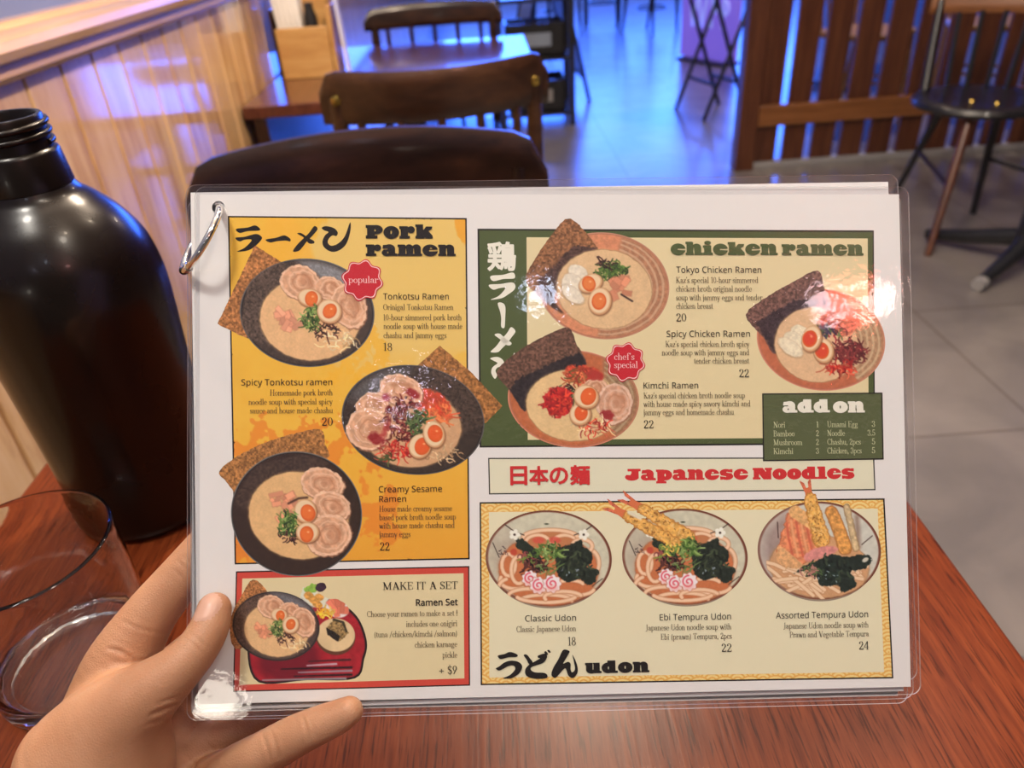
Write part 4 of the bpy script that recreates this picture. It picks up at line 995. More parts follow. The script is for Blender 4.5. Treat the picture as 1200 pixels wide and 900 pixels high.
def pork_ground():
    ph = Photo(266, 252, 553, 664, 1.1); X, Y = ph.X, ph.Y
    ph.put(ph.poly(shrink(C_PORK, 1.8, 1.8, 1.8, 1.8)), (233, 177, 62), cover=True)
    n = fbm(X, Y, 46, 3, 5); n2 = fbm(X, Y, 12, 9, 4)
    pale = np.hypot((X-480)/125, (Y-330)/108) - 1.0 + (n-0.5)*0.75 + (n2-.5)*.2
    ph.put(pale*40, (228, 187, 100), 4)
    ph.put((np.hypot((X-330)/36, (Y-312)/60) - 1 + (n-.5)*0.5)*30, (236, 172, 58), 5, 0.8)
    ph.put(np.maximum(420-Y, (n2-0.5)*60), (232, 168, 52), 30, 0.45)
    g = np.clip((Y-500)/160, 0, 1); ph.put(np.where(g > 0, -50.0, 50.0), (226, 150, 46), 60, 0.8*g)
    sp = fbm(X, Y, 17, 21, 4); ring = np.abs(np.hypot(X-350, Y-600) - 95)
    ph.put((0.50 - sp)*60 + np.maximum(ring-17, 0)*1.1, (226, 126, 40), 2.2, 0.75)
    ph.put((0.52 - fbm(X, Y, 14, 33, 4))*60 + np.maximum(np.hypot(X-415, Y-415)-38, 0), (236, 172, 48), 3, 0.7)
    ph.put((np.hypot((X-549)/16, (Y-258)/26)-1+(n2-.5)*.9)*18, (231, 160, 50), 2)
    ph.put(ph.poly([(275, 650), (330, 662), (330, 640), (276, 600)], 8), (222, 124, 46), 6, 0.7)
    ph.build('pork_panel', 2)
pork_ground()

def udon_border():
    ph = Photo(562, 583, 1049, 804, 0.6); X, Y = ph.X, ph.Y
    ph.put(ph.poly(shrink(C_UDON, 1.8, 1.8, 1.8, 1.8)), (240, 212, 138), cover=True)
    U, Vv = px2mm(X, Y); R = 5.4; hstep = R*0.5                       # overlapping waves
    col = np.zeros(X.shape); done = np.zeros(X.shape, bool)
    r0 = np.floor(Vv/hstep).astype(int)
    for k in (2, 1, 0, -1):
        row = r0 + k; off = np.where(row % 2 == 0, 0.0, R); cu = (np.floor((U-off)/(2*R)+0.5))*2*R + off; cv = row*hstep + hstep*0.9
        d = np.hypot(U-cu, (Vv-cv)*1.1); ins = (d < R) & ~done & (Vv < cv+0.2)
        line = np.abs(((d/R*3.2) % 1.0) - 0.5) > 0.27
        col = np.where(ins, line, col); done |= ins
    ph.put(np.where(col > 0.5, -1.0, 1.0), (224, 160, 70), 3.0)
    ph.build('wave_border', 2)
udon_border()
quadpx('udon_panel', [(573, 600), (1028.5, 596), (1036, 787.5), (573.5, 794)], I_CREAM3, 3)

# ---------------------------------------------------------------- printed words
TL_ = 30
def block(name, items, mat, level=TL_):
    ik = Ink()
    for it in items:
        k = it[0]
        if k == 't': sans(ik, *it[1:])
        elif k == 's': serif(ik, *it[1:])
        elif k == 'f': fat(ik, *it[1:])
    return ik.build(name, mat, level)
def dish_text(titles, lines, price):
    block('dish_name', [('t',) + t for t in titles], I_BLACK); block('dish_description', [('s',) + t for t in lines], I_BROWN)
    block('dish_price', [('s',) + price], I_BLACK)
block('heading', [('f', 'Pork', 429, 507.5, 279.3, 15.3), ('f', 'ramen', 429, 534, 299.8, 14.2)], I_BLACK)
dish_text([('Tonkotsu Ramen', 449, 526, 351)], [('Orinigal Tonkotsu Ramen', 449, 531.5, 363.3), ('10-hour simmered pork broth', 449, 541, 375.4),
    ('noodle soup with house made', 449.5, 542, 385.6), ('chashu and jammy eggs', 449.5, 523.5, 396.3)], ('18', 449, 460, 411, 9.2))
dish_text([('Spicy Tonkotsu ramen', 283, 389.5, 451.7)], [('Homemade pork broth', 316.5, 390, 463.6), ('noodle soup with special spicy', 291.5, 390, 474.4),
    ('sauce and house made chashu', 293, 390.5, 484.6)], ('20', 377, 390.5, 498.8, 9.6))
dish_text([('Creamy Sesame', 444, 518, 576.8), ('Ramen', 444.5, 476, 588.2)], [('House made creamy sesame', 444.5, 530, 599.6),
    ('based pork broth noodle soup', 444.5, 534.5, 609.5), ('with house made chashu and', 444.5, 533, 619.3), ('jammy eggs', 444.5, 481.5, 629.3)], ('22', 445, 457, 645, 9.6))
block('heading', [('s', 'MAKE IT A SET', 448.5, 537, 691, 8.8)], I_BLACK)
dish_text([('Ramen Set', 487.5, 536.5, 709.6, 7.4, 0.02)], [('Choose your ramen to make a set !', 430, 536.5, 722.9), ('includes one onigiri', 476, 536, 734.4),
    ('(tuna /chicken/kimchi /salmon)', 438.5, 536, 746.8), ('chicken karaage', 486, 536, 758.6), ('pickle', 518.5, 536, 770.6)], ('+ $9', 514, 536, 790, 10))
block('heading', [('f', 'chicken', 785.9, 911, 298.6, 14), ('f', 'ramen', 916, 1011.5, 299, 13.6)], I_GREEN)
dish_text([('Tokyo Chicken Ramen', 792.4, 892, 319.7)], [("Kaz's special 10-hour simmered", 792, 888.5, 331.7), ('chicken broth original noodle', 792, 881, 341.8),
    ('soup with jammy eggs and tender', 792, 893.5, 352), ('chicken breast', 792, 835.5, 362)], ('20', 792, 804.5, 376.7, 9.4))
dish_text([('Spicy Chicken Ramen', 781, 878.6, 394.8)], [("Kaz's special chicken broth spicy", 779.7, 878, 406.7), ('noodle soup with jammy eggs and', 775.4, 878, 416.5),
    ('tender chicken breast', 813, 878, 426.2)], ('22', 865.6, 878, 442, 9.4))
dish_text([('Kimchi Ramen', 754, 818, 455.4)], [("Kaz's special chicken broth noodle soup", 754, 873, 467), ('with house made spicy savory kimchi and', 754, 879.4, 476.8),
    ('jammy eggs and homemade chashu', 754, 860, 486.5)], ('22', 754, 766.3, 501.8, 9.4))
block('heading', [('f', 'add', 917, 972, 483.4, 14), ('f', 'on', 976, 1013, 483.4, 14)], I_WHITE)
rows = [('Nori', 906, 920, '1', 'Umami Egg', 969, 1005, '3'), ('Bamboo', 906, 931, '2', 'Noodle', 969, 990, '3.5'), ('Mushroom', 906, 940, '2', 'Chashu, 2pcs', 969, 1008.5, '5'), ('Kimchi', 906, 929.5, '3', 'Chicken, 3pcs', 969, 1009.5, '5')]
L1 = []; L2 = []
for i, (a, x0, x1, n_, c_, x2, x3, n2_) in enumerate(rows):
    yb = 501.2 + i * 10.3
    L1 += [('s', a, x0, x1, yb, 7.0), ('s', c_, x2, x3, yb - 0.6, 7.0)]
    L2 += [('s', n_, 955.8, 959.6, yb - 0.4, 7.0), ('s', n2_, 1025.4 - (4.2 if len(n2_) == 1 else 9.2), 1025.4, yb - 1.0, 7.0)]
block('add_on_names', L1, I_PALEG); block('add_on_prices', L2, I_PALEG)
ik = Ink()
for ch, x0, x1, y0, y1 in (('日', 598, 618, 546.2, 568.6), ('本', 620.2, 643, 546, 568.4), ('の', 644, 666, 547.5, 567.5), ('麺', 668, 691.6, 545, 568.4)): cjk(ik, ch, x0, x1, y0, y1, 0.035)
ik.build('heading', I_HRED, TL_)
block('heading', [('f', 'Japanese', 732.8, 877, 563, 13.3), ('f', 'Noodles', 882.4, 1001.5, 561.8, 13.3)], I_HRED, 4)
dish_text([('Classic Udon', 615.4, 675, 728.1)], [('Classic Japanese Udon', 605, 675, 740.6)], ('18', 665.2, 675, 756.2, 10))
dish_text([('Ebi Tempura Udon', 773, 856.5, 726.8)], [('Japanese Udon noodle soup with', 756.5, 857, 738.8), ('Ebi (prawn) Tempura, 2pcs', 774, 857.6, 749.5)], ('22', 845, 857.6, 763.6, 9.6))
dish_text([('Assorted Tempura Udon', 909, 1017, 724.6)], [('Japanese Udon noodle soup with', 918, 1017.6, 736.6), ('Prawn and Vegetable Tempura', 925, 1018, 747)], ('24', 1006, 1018.4, 761, 9.6))
block('heading', [('f', 'udon', 685.8, 760.8, 788.6, 13.2)], I_BLACK)
ik = Ink()
brush(ik, [[(340,290),(420,280),(475,265),(510,290),(495,302),(420,306),(365,318)], [(335,352),(400,345),(480,325),(520,345),(515,370),(470,415),(420,442),(345,450),(400,422),(450,368),(400,366),(365,378)],
           [(548,365),(620,352),(680,335),(722,360),(718,378),(690,372),(630,376),(580,385)],
           [(890,270),(913,290),(880,335),(840,375),(810,415),(780,445),(740,447),(770,400),(820,350),(855,315)], [(770,322),(800,320),(845,350),(888,375),(885,392),(850,390),(815,350)],
           [(942,282),(975,270),(1030,285),(1055,315),(1045,340),(1020,335),(995,355),(985,385),(1010,408),(1060,390),(1105,340),(1136,255),(1146,250),(1143,310),(1115,395),(1065,440),(1010,450),(960,420),(947,380),(965,335),(990,312),(960,300)]], (220, 220), 6.0)
ik.build('heading', I_BLACK, TL_ - 26, px=True)
ik = Ink()
cut = [[(110,318),(120,306),(175,302),(230,290),(238,320),(180,324),(128,335)], [(103,355),(165,350),(225,342),(243,360),(235,382),(205,405),(170,425),(112,433),(155,413),(190,372),(160,372),(125,380)],
       [(150,452),(175,450),(190,472),(189,530),(185,580),(168,575),(168,530),(162,495)], [(220,578),(243,600),(222,632),(200,662),(172,690),(150,710),(112,708),(140,680),(170,640),(198,610)], [(133,618),(160,612),(190,638),(222,660),(213,674),(188,668),(160,640)],
       [(110,742),(150,735),(180,755),(178,782),(150,790),(138,808),(146,832),(134,850),(116,820),(122,790),(148,768),(130,756)], [(222,750),(238,712),(239,745),(228,765)]]
brush(ik, cut, (550, 255), 4.5); ik.build('heading', I_WHITE, TL_ - 26, px=True)
ik = Ink(); cjk(ik, '鶏', 571.3, 605, 283, 317.6, 0.03); ik.build('heading', I_WHITE, TL_ - 26)
ik = Ink()
brush(ik, [[(130,97),(170,88),(205,75),(250,90),(248,106),(200,108),(150,120),(132,112)], [(115,180),(135,168),(170,142),(215,130),(262,140),(283,168),(265,210),(225,238),(195,245),(160,243),(205,222),(238,185),(228,162),(195,165),(140,193)],
           [(292,95),(312,92),(335,118),(350,140),(342,158),(325,150),(310,122)], [(385,98),(430,85),(442,108),(420,142),(380,158),(345,170),(338,188),(365,205),(420,208),(442,220),(440,240),(395,246),(350,243),(310,226),(302,190),(325,158),(370,132),(398,115),(385,112)],
           [(423,78),(434,70),(448,88),(440,93)], [(443,66),(455,62),(465,76),(456,80)],
           [(545,62),(585,70),(575,95),(555,130),(545,150),(575,138),(592,150),(592,185),(602,205),(620,185),(612,130),(603,92),(622,125),(637,172),(634,212),(608,240),(578,226),(562,182),(545,188),(515,222),(492,240),(470,222),(480,180),(515,120)]], (560, 750), 5.4545)
ik.build('heading', I_BLACK, TL_, px=True)
# red scalloped badges
def badge(cx, cy, r, words):
    ph = lambda k: [(cx + k*(r + r*0.085*math.cos(8*a))*math.cos(a+.2), cy + k*(r + r*0.085*math.cos(8*a))*math.sin(a+.2)) for a in np.linspace(0, 2*math.pi, 129)[:-1]]
    ik = Ink(); ik.add(ph(1.0), [tuple(range(128))]); o = ik.build('badge', I_CRIMSON, TL_, px=True)
    A_, B_ = ph(0.95), ph(0.90); ik = Ink(); ik.add(A_ + B_, [(i, (i+1) % 128, 128+(i+1) % 128, 128+i) for i in range(128)]); ik.build('badge_line', I_PINKW, TL_ + 1, px=True)
    block('badge_lettering', words, I_PINKW, TL_ + 2)
badge(424.8, 328.4, 23.0, [('s', 'popular', 408.5, 443.5, 331.8, 8.0)])
badge(732.8, 424.4, 21.8, [('s', "chef's", 719.4, 743.5, 421.8, 8.0), ('s', 'special', 719.4, 747.5, 431.4, 8.0)])

# ---------------------------------------------------------------- printed dish photographs
def nori(p, P, inner=None, seed=3, base=(168, 108, 60), dark=(92, 62, 44)):
    d = p.poly(spline(P, 4) if len(P) > 6 else P, 0.7, seed); p.put(d, p.tex(base, 2.2, 0.55, seed), cover=True)
    if inner is not None: p.put(np.maximum(d, inner), p.tex(dark, 2.2, 0.5, seed+4), 2.0)
def chashu(p, cx, cy, rx, ry, rot=0, seed=1, base=(213, 157, 117), fat_=(236, 186, 146), dk=(184, 120, 82)):
    p.put(p.ell(cx+.8, cy+1.0, rx+.6, ry+.6, rot, 1.8, seed), (150, 100, 72), 1.6)
    p.put(p.ell(cx, cy, rx, ry, rot, 1.8, seed), p.tex(fat_, 4, 0.12, seed))
    p.put(p.ell(cx, cy, rx*.87, ry*.87, rot, 1.6, seed+1), p.tex(base, 5, 0.16, seed+2))
    for k, t in ((.66, .9), (.45, .8), (.24, .7)):
        d = np.abs(p.ell(cx+.08*rx, cy, rx*k, ry*k, rot, 2.4, seed+3))
        p.put(d-.7, fat_ if k != .45 else dk, 1.6, t)
    p.put(p.ell(cx+rx*.25, cy-ry*.1, rx*.3, ry*.35, rot, 3, seed+5), dk, 3, .45)
def egg(p, cx, cy, rx, ry, rot, yx, yy, yr, seed=2, yolk=(228, 112, 50), white=(233, 198, 152)):
    p.put(p.ell(cx+.7, cy+1.2, rx+.7, ry+.7, rot), (120, 74, 46), 2.0, .75)
    p.put(p.ell(cx, cy, rx, ry, rot), (202, 146, 98)); p.put(p.ell(cx-.4, cy-.6, rx-1.4, ry-1.4, rot), white, 2.0)
    p.put(p.ell(yx, yy, yr*.95, yr*1.12, rot), (212, 92, 40)); p.put(p.ell(yx-.3, yy-.3, yr*.78, yr*.9, rot, .6, seed), yolk, 2.0)
    p.put(p.ell(yx+yr*.2, yy-yr*.3, 1.3, 1.0), (250, 190, 130), 1.5, .8)
def sprigs(p, cx, cy, rx, ry, n, cols, seed, ln=6, w=1.7, curl=1.2):
    rs = np.random.RandomState(seed)
    for i in range(n):
        a = rs.rand()*6.28; r = math.sqrt(rs.rand()); x = cx+rx*r*math.cos(a); y = cy+ry*r*math.sin(a); t = rs.rand()*6.28
        L_ = ln*(.5+rs.rand()); dt = (rs.rand()-.5)*2*curl; P = [(x, y)]
        for k in range(3): t += dt; x += L_/3*math.cos(t); y += L_/3*math.sin(t); P.append((x, y))
        p.put(p.strk(P, w, w*.7), np.array(cols[rs.randint(len(cols))]) * (.8+.4*rs.rand()), 1.0)
GREENS = [(96, 122, 52), (66, 94, 38), (128, 150, 78), (44, 62, 30)]
DARKS = [(58, 30, 30), (40, 24, 24), (84, 44, 38)]
KIMCHI = [(186, 42, 36), (214, 66, 44), (150, 28, 30), (196, 96, 66)]
NOOD = [(228, 190, 134), (236, 204, 154), (206, 160, 104)]
def chips(p, cx, cy, rx, ry, n, col, seed):
    rs = np.random.RandomState(seed)
    for i in range(n):
        x = cx+rx*(rs.rand()*2-1); y = cy+ry*(rs.rand()*2-1); a = rs.rand()*6.28; l = 4+5*rs.rand(); w = 2.2+2*rs.rand(); c, s = math.cos(a), math.sin(a)
        P = [(x+l*c-w*s, y+l*s+w*c), (x+l*c+w*s, y+l*s-w*c), (x-l*c+w*s, y-l*s-w*c), (x-l*c-w*s, y-l*s+w*c)]
        p.put(p.poly(P, .6, seed+i)-.3, (160, 92, 66), 2, .6); p.put(p.poly(P, .6, seed+i), np.array(col)*(.88+.24*rs.rand()), 1.4)
def bowl(p, cx, cy, rx, ry, rot, base, rimc, seed, hi=None, amp=.18):
    d = p.ell(cx, cy, rx, ry, rot); p.put(d, rimc, cover=True); p.put(d+1.2, (30, 26, 24) if base[0] < 120 else (170, 104, 76)); p.put(d+2.2, p.tex(base, 3, amp, seed))
    if hi: p.put(np.maximum(d+3, p.ell(*hi[0])), p.tex(hi[1], 2, .22, seed+3), 9, .9)
    return d
def soup(p, cx, cy, rx, ry, rot, col, seed, edge=(150, 112, 72)):
    d = p.ell(cx, cy, rx, ry, rot, .8, seed); p.put(d-.8, edge, 1.4, .8); p.put(d, p.tex(col, 7, .09, seed, 4)); p.put(d, p.tex(col, 1.6, .10, seed+2), 6, .5); return d
def tonkotsu(p):
    nP = [(298.7, 287.4), (334, 310), (345, 330), (316, 406), (281, 393), (254.7, 379.6)]
    nori(p, nP, None, 3)
    bowl(p, 360, 366.5, 79, 63.5, 4, (72, 57, 48), (104, 98, 92), 5, ((392, 312, 46, 20, 22), (142, 138, 134)))
    d = p.ell(360, 366.5, 78, 62.5, 4)
    p.put(np.maximum(p.poly([(298, 290), (334, 308), (348, 322), (318, 406), (280, 394)], .8), d), p.tex((88, 70, 58), 2.2, .5, 8), 1.5)
    s = soup(p, 363, 374, 58, 48, 6, (227, 176, 121), 11)
    sprigs(p, 398, 398, 22, 14, 40, NOOD, 4, 10, 1.5)
    chashu(p, 352, 331, 24, 20, 20, 2); chashu(p, 386, 338, 18, 14, 10, 4); chashu(p, 409, 359, 20, 27, -20, 6)
    chips(p, 338, 376, 13, 14, 14, (228, 154, 116), 3)
    egg(p, 363, 349, 14, 10.5, 10, 365, 350, 8); sprigs(p, 381, 386, 14, 10, 40, DARKS, 5); sprigs(p, 365, 373, 11, 13, 90, GREENS, 2, 6)
    egg(p, 386, 365, 14.5, 14, 35, 386.5, 364.5, 8.2)
def photo(box, fn, level, name='dish_photo', res=0.7):
    p = Photo(*box, res); fn(p); p.build(name, level); return p
photo((250, 284, 445, 434), tonkotsu, 5)
def spicy_tonkotsu(p):
    nori(p, [(515.3, 405), (552, 436), (588.6, 475.7), (569, 496), (530, 480), (490, 428)], None, 13, (160, 104, 54))
    bowl(p, 484, 492, 84, 64, 8, (60, 47, 39), (96, 88, 82), 15, ((445, 446, 40, 14, -28), (98, 92, 88)))
    d = p.ell(484, 492, 82.5, 62.5, 8)
    p.put(np.maximum(p.poly([(483, 428), (500, 464), (520, 474), (537, 487), (540, 508), (569, 498), (560, 460), (530, 430)], 1), d), p.tex((72, 56, 46), 2.2, .5, 18), 1.5)
    soup(p, 480, 500, 60, 47, 6, (208, 158, 112), 21)
    sprigs(p, 515, 530, 24, 12, 34, [(216, 178, 130), (196, 150, 104)], 14, 9, 1.5)
    p.put(p.ell(505, 472, 26, 14, 30, 4, 3), p.tex((206, 72, 44), 4, .3, 2), 2); sprigs(p, 516, 484, 16, 12, 40, [(224, 120, 66), (206, 84, 50)], 3, 10, 2)
    chashu(p, 470, 457, 26, 18, 18, 12); chashu(p, 436, 475, 20, 15, -20, 14); chashu(p, 432, 503, 26, 25, 10, 16)
    sprigs(p, 474, 492, 22, 26, 150, [(92, 36, 32), (124, 40, 38), (66, 26, 26), (150, 60, 56)], 7, 7, 2)
    p.put(p.ell(484, 461, 8, 5, 20, 2, 4), (150, 34, 36), 2, .9); p.put(p.ell(441, 514, 9, 6, 25, 3, 5), (140, 30, 34), 3, .9); p.put(p.ell(452, 502, 4, 11, 20, 3, 6), (170, 52, 48), 3, .8)
    p.put(p.ell(452, 466, 5, 4, 0, 2, 4), (160, 44, 70), 3, .8)
    sprigs(p, 463, 529, 20, 8, 70, KIMCHI, 9, 9, 1.5); sprigs(p, 492, 497, 13, 15, 60, [(64, 84, 40), (40, 48, 28), (92, 110, 60)], 8, 8, 2.2)
    sprigs(p, 453, 538, 8, 4, 10, [(80, 84, 44)], 8, 6, 2)
    egg(p, 492, 523, 13, 14.5, 20, 495, 523, 9.4, yolk=(226, 92, 44)); egg(p, 508.5, 509, 12.5, 16, -14, 510, 508, 9.2, yolk=(226, 92, 44))
photo((396, 402, 592, 560), spicy_tonkotsu, 6)
def sesame(p):
    nori(p, [(257, 552), (281, 533), (310, 519), (342, 509), (375, 503), (381, 520), (383.5, 538), (340, 560), (290, 590), (272.7, 574.5), (264, 563)], None, 23, (160, 106, 56))
    bowl(p, 347.5, 602, 77, 73, 10, (57, 40, 31), (118, 112, 104), 25, None, .16)
    p.put(np.maximum(p.poly([(270, 590), (300, 545), (375, 528), (386, 545), (330, 560), (296, 600)], 1), p.ell(347.5, 602, 74, 70, 10)), p.tex((74, 56, 46), 2.2, .4, 28), 3, .8)
    soup(p, 350, 604, 58.5, 50.5, 12, (222, 173, 114), 31)
    chashu(p, 378, 567, 26, 18.5, 14, 22); chashu(p, 388, 594, 23, 18, 20, 24); chashu(p, 385, 627, 27, 24, -20, 26)
    chips(p, 330, 592, 12, 15, 12, (224, 148, 108), 23); sprigs(p, 340, 628, 12, 6, 24, DARKS, 25)
    p.put(p.strk([(338, 590), (350, 584), (360, 583)], 2.5), (70, 44, 34), 2)
    egg(p, 358, 599, 13, 14, -20, 361, 601, 9); sprigs(p, 338, 614, 12, 12, 90, GREENS, 22, 7); egg(p, 360.5, 624, 13.5, 12, 0, 359.5, 626, 8.5)
photo((253, 499, 428, 678), sesame, 7)
TERRA = (208, 133, 92)
def ringed(p, cx, cy, rx, ry, rot, s, lo, hi, clipd, ang=None):
    q = p.ell(cx, cy, rx, ry, rot)/min(rx, ry)+1
    st = np.sin(q*70 + 2*fbm(p.X, p.Y, 9, s)); d = p.ell(cx, cy, rx-2, ry-2, rot)
    m = np.maximum(d, clipd)
    p.put(m, p.tex(lo, 3, .2, s), 5, .9); p.put(np.maximum(m, (0.35-st)*2), hi, 1.2, .55)
def tokyo(p):
    bowl(p, 707.5, 335, 77, 62.5, 6, TERRA, (196, 140, 108), 35, None, .12)
    ringed(p, 707.5, 335, 77, 62.5, 6, 3, (170, 118, 84), (216, 180, 140), (715-p.X)*.8 - (p.Y-335)*.2)
    nori(p, [(668.7, 256), (703, 295), (690, 300), (650, 345), (661, 368), (640, 355), (616.5, 329), (628, 302), (646, 276)], p.poly([(700, 290), (672, 288), (630, 330), (640, 356), (660, 368), (690, 300)], 3), 33, (140, 92, 58), (80, 56, 48))
    soup(p, 708, 339, 55.5, 46, 6, (219, 178, 128), 41)
    for cx, cy, rx, ry in ((678, 321, 13, 9), (671, 333, 14, 11), (671, 345, 15, 8)):
        p.put(p.ell(cx, cy+1, rx+.8, ry+.8, 40, 1), (168, 136, 100), 2, .8); p.put(p.ell(cx, cy, rx, ry, 40, 1), p.tex((230, 212, 182), 3, .1, 4), 1.6)
    sprigs(p, 717, 318, 17, 10, 110, GREENS[:2] + [(46, 62, 30), (58, 78, 40)], 32, 7, 2); sprigs(p, 710, 309, 9, 5, 14, DARKS, 6)
    chips(p, 727, 337, 8, 10, 12, (214, 138, 100), 33); p.put(p.strk([(728, 345), (741, 353)], 2.2), (70, 46, 40), 1)
    egg(p, 692, 332, 14.5, 10.5, -24, 690, 332.5, 8.2, yolk=(226, 124, 62)); egg(p, 703, 353, 13.5, 16, 10, 702, 353, 9, yolk=(224, 120, 60))
photo((612, 252, 788, 401), tokyo, 5)
def kimchi(p):
    bowl(p, 672, 467.5, 77, 57, 4, (186, 102, 62), (214, 134, 100), 45, None, .1)
    ringed(p, 672, 467.5, 77, 57, 4, 6, (150, 118, 84), (198, 172, 130), (708-p.X)*.7 + np.maximum(p.Y-500, 0))
    nori(p, [(666, 384), (676, 404), (687, 427), (660, 440), (625, 462), (615, 482), (598, 458), (582, 436), (608, 411), (640, 393)], p.poly([(680, 412), (640, 428), (605, 445), (597, 458), (615, 484), (640, 455), (690, 430)], 3), 43, (104, 72, 56), (46, 38, 38))
    soup(p, 672, 475, 55, 41.5, 4, (223, 184, 127), 51)
    p.put(p.ell(683, 440, 22, 11, 10, 4, 3), p.tex((196, 72, 48), 4, .35, 2), 2); sprigs(p, 676, 442, 14, 8, 50, [(206, 110, 66), (160, 56, 40), (120, 84, 44)], 43, 8, 2)
    chashu(p, 697, 455, 15, 12, 0, 42, (204, 148, 112)); chashu(p, 720, 473, 21, 24, 10, 46, (204, 150, 116), (224, 182, 150))
    p.put(p.ell(712, 486, 8, 5, 15, 2, 5), (146, 34, 36), 2, .9); p.put(p.ell(696, 440, 10, 6, 15, 2, 9), (172, 52, 44), 2, .9)
    sprigs(p, 664, 462, 14, 9, 40, DARKS + [(80, 90, 50)], 45, 8, 2)
    p.put(p.ell(654, 471, 17, 17, 0, 5, 4), p.tex((178, 40, 40), 3, .4, 6), 2); sprigs(p, 654, 471, 14, 14, 70, KIMCHI[:3], 47, 7, 2.2)
    sprigs(p, 694, 501, 20, 7, 60, KIMCHI + NOOD, 49, 9, 1.5)
    egg(p, 680, 485.5, 12.5, 13, 10, 681, 484, 8.2, yolk=(224, 92, 44)); egg(p, 687, 465, 15, 13.5, 25, 689.5, 464.5, 9.4, yolk=(226, 98, 46))
photo((578, 381, 753, 529), kimchi, 8)
def spicy_chicken(p):
    bowl(p, 962, 398, 75.5, 59.5, 8, (186, 102, 68), (214, 134, 104), 55, None, .1)
    ringed(p, 962, 398, 75.5, 59.5, 8, 9, (176, 138, 100), (214, 186, 142), (992-p.X)*.7 + np.maximum(p.Y-430, 0)*.6)
    nori(p, [(958.7, 317), (966, 340), (975, 370), (930, 385), (909, 415), (894, 395), (874, 369), (900, 347), (930, 330)], p.poly([(972, 350), (930, 352), (885, 378), (909, 416), (940, 385), (980, 368)], 3), 53, (112, 78, 66), (58, 44, 46))
    soup(p, 957, 404, 49, 43.5, 10, (221, 177, 130), 61)
    p.put(p.ell(985, 375, 24, 18, 20, 5, 4), p.tex((206, 96, 72), 4, .3, 7), 4, .8); sprigs(p, 972, 386, 16, 9, 40, [(150, 40, 46), (96, 110, 66), (130, 60, 60)], 53, 8, 2)
    for cx, cy, rx, ry in ((938, 391, 12, 9), (931, 399, 13, 9), (926, 407, 16, 8)):
        p.put(p.ell(cx, cy+1, rx+.8, ry+.8, 35, 1), (178, 142, 104), 2, .8); p.put(p.ell(cx, cy, rx, ry, 35, 1), p.tex((230, 210, 172), 3, .1, 4), 1.6)
    sprigs(p, 996, 413, 17, 13, 150, [(106, 40, 40), (84, 32, 34), (134, 54, 50)], 57, 8, 2); sprigs(p, 985, 431, 18, 6, 60, KIMCHI, 58, 9, 1.7)
    sprigs(p, 968, 388, 9, 6, 30, [(80, 100, 60), (60, 50, 70)], 54, 6, 2)
    egg(p, 965, 411, 12, 14.5, -10, 963, 411, 8.8, yolk=(216, 72, 44)); egg(p, 951, 397, 11.5, 15.5, 15, 949, 397, 9, yolk=(216, 70, 44))
photo((870, 313, 1041, 461), spicy_chicken, 6)

